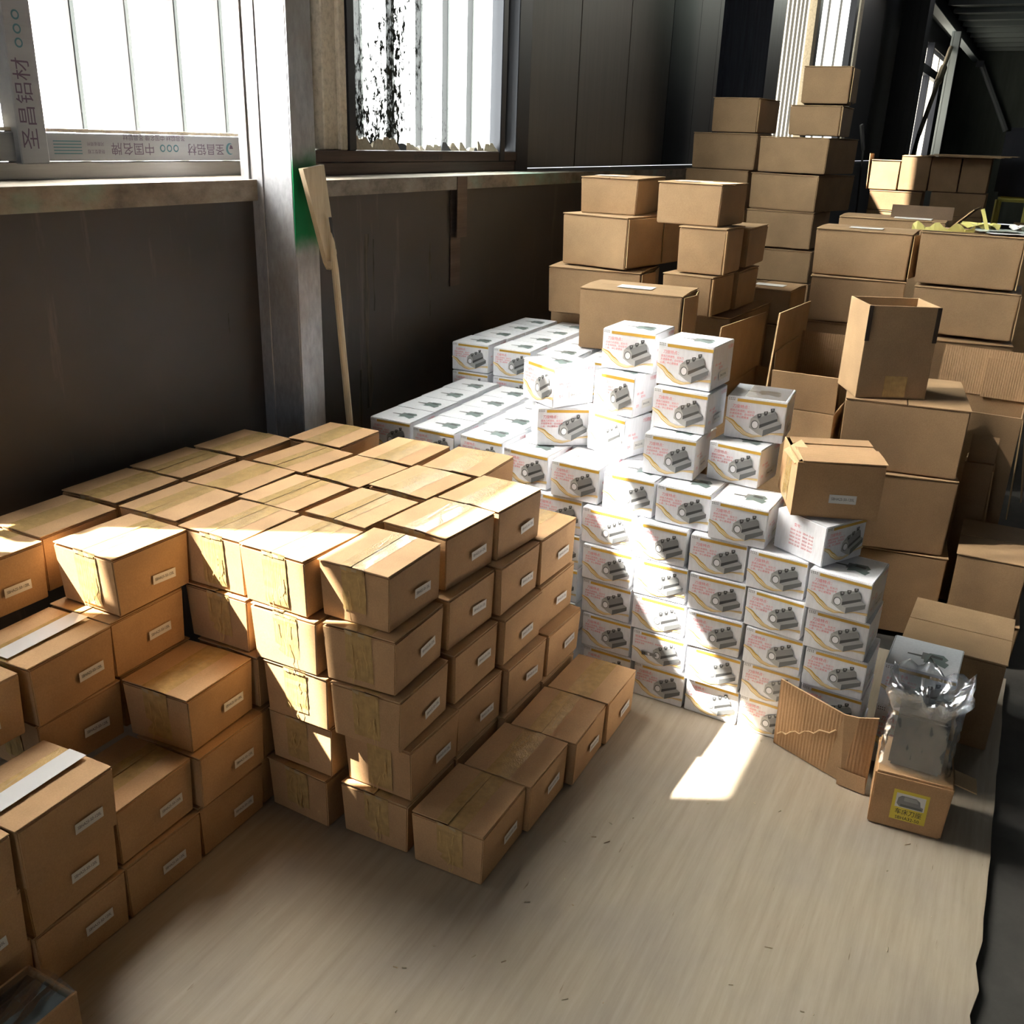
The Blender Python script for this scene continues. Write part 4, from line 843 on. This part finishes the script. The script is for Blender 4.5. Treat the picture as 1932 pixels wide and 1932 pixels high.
# bent cardboard offcut leaning on the white boxes
pts_b = [(2.288, .352, .003), (2.222, .205, .003), (2.205, .162, .003), (2.200, .100, .003)]; pts_t = [(2.245, .350, .222), (2.195, .180, .200), (2.190, .145, .205), (2.195, .100, .215)]
r = empty('cardboard_offcut')
for k in range(3):
    p, q, q2, p2 = [Vector(v) for v in (pts_b[k], pts_b[k+1], pts_t[k+1], pts_t[k])]; nrm = (q-p).cross(p2-p).normalized()*.004
    MB().hexa([p, q, q2, p2, p-nrm, q-nrm, q2-nrm, p2-nrm], M['card_flute'] if k != 1 else M['card'], M['card_edge']).build('panel', r)
b = MB(); prev = None; random.seed(2)
for k in range(13):
    f = k/12; P0 = Vector(pts_b[0]).lerp(Vector(pts_b[1]), .06+.9*f).lerp(Vector(pts_t[0]).lerp(Vector(pts_t[1]), .06+.9*f), .18+.52*f+.03*math.sin(k*2.2))+Vector((-.0035, 0, 0))
    if prev: b.tube([prev, P0], .0022, M['card_edge'], 6)
    prev = P0
b.build('crease', r); MB().slab((2.19, .168, .003), (-.01, -.07, 0), (.01, .005, .04), .003, M['card']).build('folded_tab', r)
tag(r, 'bent ribbed cardboard offcut leaning on the white boxes', 'cardboard')
# brown box with a yellow sticker, the bagged block on it
x, y, z, a, dx, dy, dz = CARTON['yl']; dz = .147; r = empty('stickered_carton', (x, y, 0), a)
MB().hexa([(0, 0, .0005), (dx, 0, .0005), (dx, dy, .0005), (0, dy, .0005), (-.003, -.006, dz), (dx, -.004, dz), (dx, dy+.002, dz), (-.003, dy+.003, dz)], M['card_small']).build('body', r, .004, 2)
MB().box((.0, -.002, dz-.001), (dx-.002, dy-.002, dz+.003), M['card_small']).build('lid', r, .001); MB().slab((.03, -.006, dz-.004), (.06, 0, 0), (.0, -.05, -.012), .003, M['card_edge']).build('lid_tab', r)
st = MB().box((-.0030, .040, .030), (-.0024, .118, .112), M['yellow_sticker']).build('sticker', r)
MB().box((-.0036, .047, .066), (-.0031, .111, .104), M['paper']).build('picture_ground', st)
b = MB(); q = lambda s, t_: (-.0042, .108-s*.058, .068+t_*.032)
b.poly([q(.0, .25), q(.12, .0), q(1, .0), q(1, .3), q(.9, .35), q(.85, .75), q(.7, .95), q(.15, .95), q(.03, .75)], M['g2']); b.poly([(v[0]-.0003, v[1], v[2]) for v in (q(.25, .55), q(.8, .55), q(.72, .9), q(.25, .9))], M['g1']); b.poly([(v[0]-.0003, v[1], v[2]) for v in (q(.15, .05), q(.95, .05), q(.95, .2), q(.15, .25))], M['g3'])
b.build('printed_block', st)
for s, sz, zz in (('车床刀座', .0165, .053), ('SBHA32-50', .0125, .037)):
    t = obj('lettering', text_mesh(s, sz, M['ink'], sx=.9), st); t.location = (-.0036, .079, zz); t.rotation_euler = (math.pi/2, 0, -math.pi/2)
tag(r, 'small brown box with a yellow picture sticker on the plywood edge', 'carton')
bl = MB().hexa([(2.110, -.056, .1535), (2.218, -.052, .1535), (2.218, .062, .1535), (2.110, .060, .1535), (2.110, -.054, .296), (2.218, -.050, .296), (2.218, .060, .296), (2.110, .058, .296)], M['black']).build('black_block', None, .006, 2)
tag(bl, 'black machined block inside the clear plastic bag', 'block')
b = MB(); b.smooth = True; n = 44; lev = 16; cx, cy = 2.165, .004; ring = []
for j in range(lev+1):
    f = j/lev; rr = []
    for i in range(n):
        an = 2*math.pi*i/n; c_, s_ = math.cos(an), math.sin(an); k = 1/max(abs(c_), abs(s_)); k = min(k, 1.28)
        if f < .72: hx, hy = .068+.004*math.sin(i*2.1+j), .074+.006*math.sin(i*1.3+j*.8); z_ = .1525+.15*f/.72
        else:
            g = (f-.72)/.28; hx = .068*(1+.18*g)-.0; hy = .074*(1+.22*g); z_ = .3025+.062*g+.012*math.sin(i*1.9)*g+.010*math.sin(i*.7+1)*g
        nv = mnoise.noise(Vector((c_*2.2, s_*2.2, f*5)))*.010; fold = .0035*math.sin(i*5.1+j*1.7)*(f > .6)
        rr.append((cx+hx*k*c_*(1+nv*6)+fold, cy+hy*k*s_*(1+nv*6)+fold, z_))
    ring.append(rr)
for k_, (sc, dzz) in enumerate(((.93, -.016), (.72, -.045), (.45, -.052), (.2, -.058))):     # gathered mouth folding inwards
    ring.append([(cx+(p[0]-cx)*sc+.004*math.sin(i*2.9+k_), cy+(p[1]-cy)*sc+.004*math.cos(i*2.3+k_), p[2]+dzz+.007*math.sin(i*3.7+k_*2)) for i, p in enumerate(ring[lev])])
for j in range(len(ring)-1):
    for i in range(n): b.poly([ring[j][i], ring[j][(i+1) % n], ring[j+1][(i+1) % n], ring[j+1][i]], M['bag'])
me = b.mesh('plastic_bag'); bmx = bmesh.new(); bmx.from_mesh(me); bmesh.ops.remove_doubles(bmx, verts=bmx.verts, dist=1e-5); bmx.to_mesh(me); bmx.free()
tag(obj('plastic_bag', me), 'crumpled clear plastic bag on the yellow stickered box', 'bag')
# opened box with film at the lower left corner
r = empty('film_box', (.50, 1.205, 0), .0)
MB().box((0, 0, 0), (.272, .005, .100), M['card_small']).build('wall', r, .001); MB().box((.267, .005, 0), (.272, .125, .096), M['card_small']).build('wall', r, .001); MB().box((0, .12, 0), (.267, .125, .098), M['card_small']).build('wall', r, .001); MB().box((0, .005, 0), (.267, .12, .004), M['card_small']).build('bottom', r)
n = 12; g = [[(.272*i/n, .004+.115*j/n, .098+.022*math.sin(math.pi*min(1, j/n*1.1))*(.6+.5*mnoise.noise(Vector((i*.5, j*.5, 3))))) for j in range(n+1)] for i in range(n+1)]
b = MB(); b.smooth = False
for i in range(n):
    for j in range(n): b.poly([g[i][j], g[i+1][j], g[i+1][j+1], g[i][j+1]], M['bag'])
b.build('plastic_film', r); MB().box((.01, .01, .004), (.26, .115, .088), M['black']).build('contents', r)
tag(r, 'brown box with clear film on top at the lower left corner', 'carton')
# wooden paddle leaning on the column
r = empty('wooden_paddle'); Q = [(2.272, 1.397), (2.368, 1.407), (2.408, 1.155), (2.398, 1.120), (2.374, 1.108), (2.36, 1.13)]
b = MB(); f_ = [(x_, 1.862-.02*(1.4-z_), z_) for x_, z_ in Q]; bk = [(x_, y_+.016, z_) for x_, y_, z_ in f_]
b.poly(f_[::-1], M['wood']); b.poly(bk, M['wood'])
for k in range(len(Q)): b.poly([f_[k], f_[(k+1) % len(Q)], bk[(k+1) % len(Q)], bk[k]], M['wood'])
b.build('board', r); MB().tube([(2.368, 1.846, 1.245), (2.375, 1.84, 1.11), (2.40, 1.82, .62), (2.43, 1.80, .002)], [.004, .011, .011, .012], M['wood'], 10).build('handle', r)
MB().tube([(2.362, 1.842, 1.262), (2.378, 1.842, 1.17)], .005, M['ink'], 6).build('bracket', r); MB().box((2.36, 1.842, 1.115), (2.372, 1.858, 1.135), M['wood']).build('wedge', r)
tag(r, 'pale wooden paddle on a long handle leaning against the steel column', 'paddle')
# far corner
r = empty('covered_machine', (8.4, -.6, 0)); MB().box((0, -.4, 1.21), (.8, .93, 1.69), M['darkcover']).build('hood', r, .03, 2); MB().box((.1, -.3, 1.69), (.6, .5, 1.80), M['darkcover']).build('cap', r, .02); tag(r, 'dark covered machine at the right edge far back', 'machine')
r = empty('steel_stand', (8.3, -.2, 0))
for (a_, b_) in (((0, .49, 0), (0, .49, 1.19)), ((0, -.3, 0), (0, -.3, 1.19)), ((0, .49, 1.19), (0, -.3, 1.19)), ((0, .29, 0), (0, .29, 1.17)), ((.5, .49, 0), (.5, .49, 1.19)), ((.5, -.3, 0), (.5, -.3, 1.19)), ((.5, .49, 1.19), (.5, -.3, 1.19))): MB().tube([a_, b_], .016, M['yellow_steel'], 6).build('bar', r)
tag(r, 'yellow steel stand under the dark covered machine', 'stand')
r = empty('red_print_carton', (7.6, -.04, .98)); MB().box((0, 0, 0), (.2, .18, .085), M['card']).build('body', r, .003); MB().box((-.001, .0, .045), (-.0005, .075, .072), M['red']).build('red_print', r); tag(r, 'small carton with a red print below the yellow stand', 'carton')
tag(MB().box((7.5, -.25, .93), (7.9, .22, .978), M['card']).build('packing_board', None, .003), 'brown board carrying the small red printed carton', 'cardboard')
tag(MB().box((7.5, -.25, 0), (7.9, .22, .928), M['card']).build('board_base', None, .003), 'carton under the brown board at the right far back', 'carton')
b = MB(); random.seed(9); c0 = Vector((7.62, .165, .982))
pts = [c0+Vector((.05*math.cos(k), .04*math.sin(k*1.7), .03*abs(math.sin(k*2.1)))) for k in range(9)]
for k in range(7): b.poly([pts[k], pts[k+1], pts[k+2]], M['blue_bag'])
tag(b.build('blue_bag'), 'crumpled blue plastic bag beside the red printed carton', 'bag')
r = empty('hanging_tag', (12.8, 2.0, 0)); MB().hexa([(-.02, 0, 1.49), (.12, 0, 1.50), (.12, .02, 1.50), (-.02, .02, 1.49), (-.42, 0, 1.76), (-.28, 0, 1.78), (-.28, .02, 1.78), (-.42, .02, 1.76)], M['greywall']).build('card', r); MB().tube([(.05, .01, 1.5), (.25, .01, .85), (.25, .01, .0)], .012, M['greywall'], 6).build('cord', r); tag(r, 'grey tag with a dangling cord on the dark far wall', 'tag')
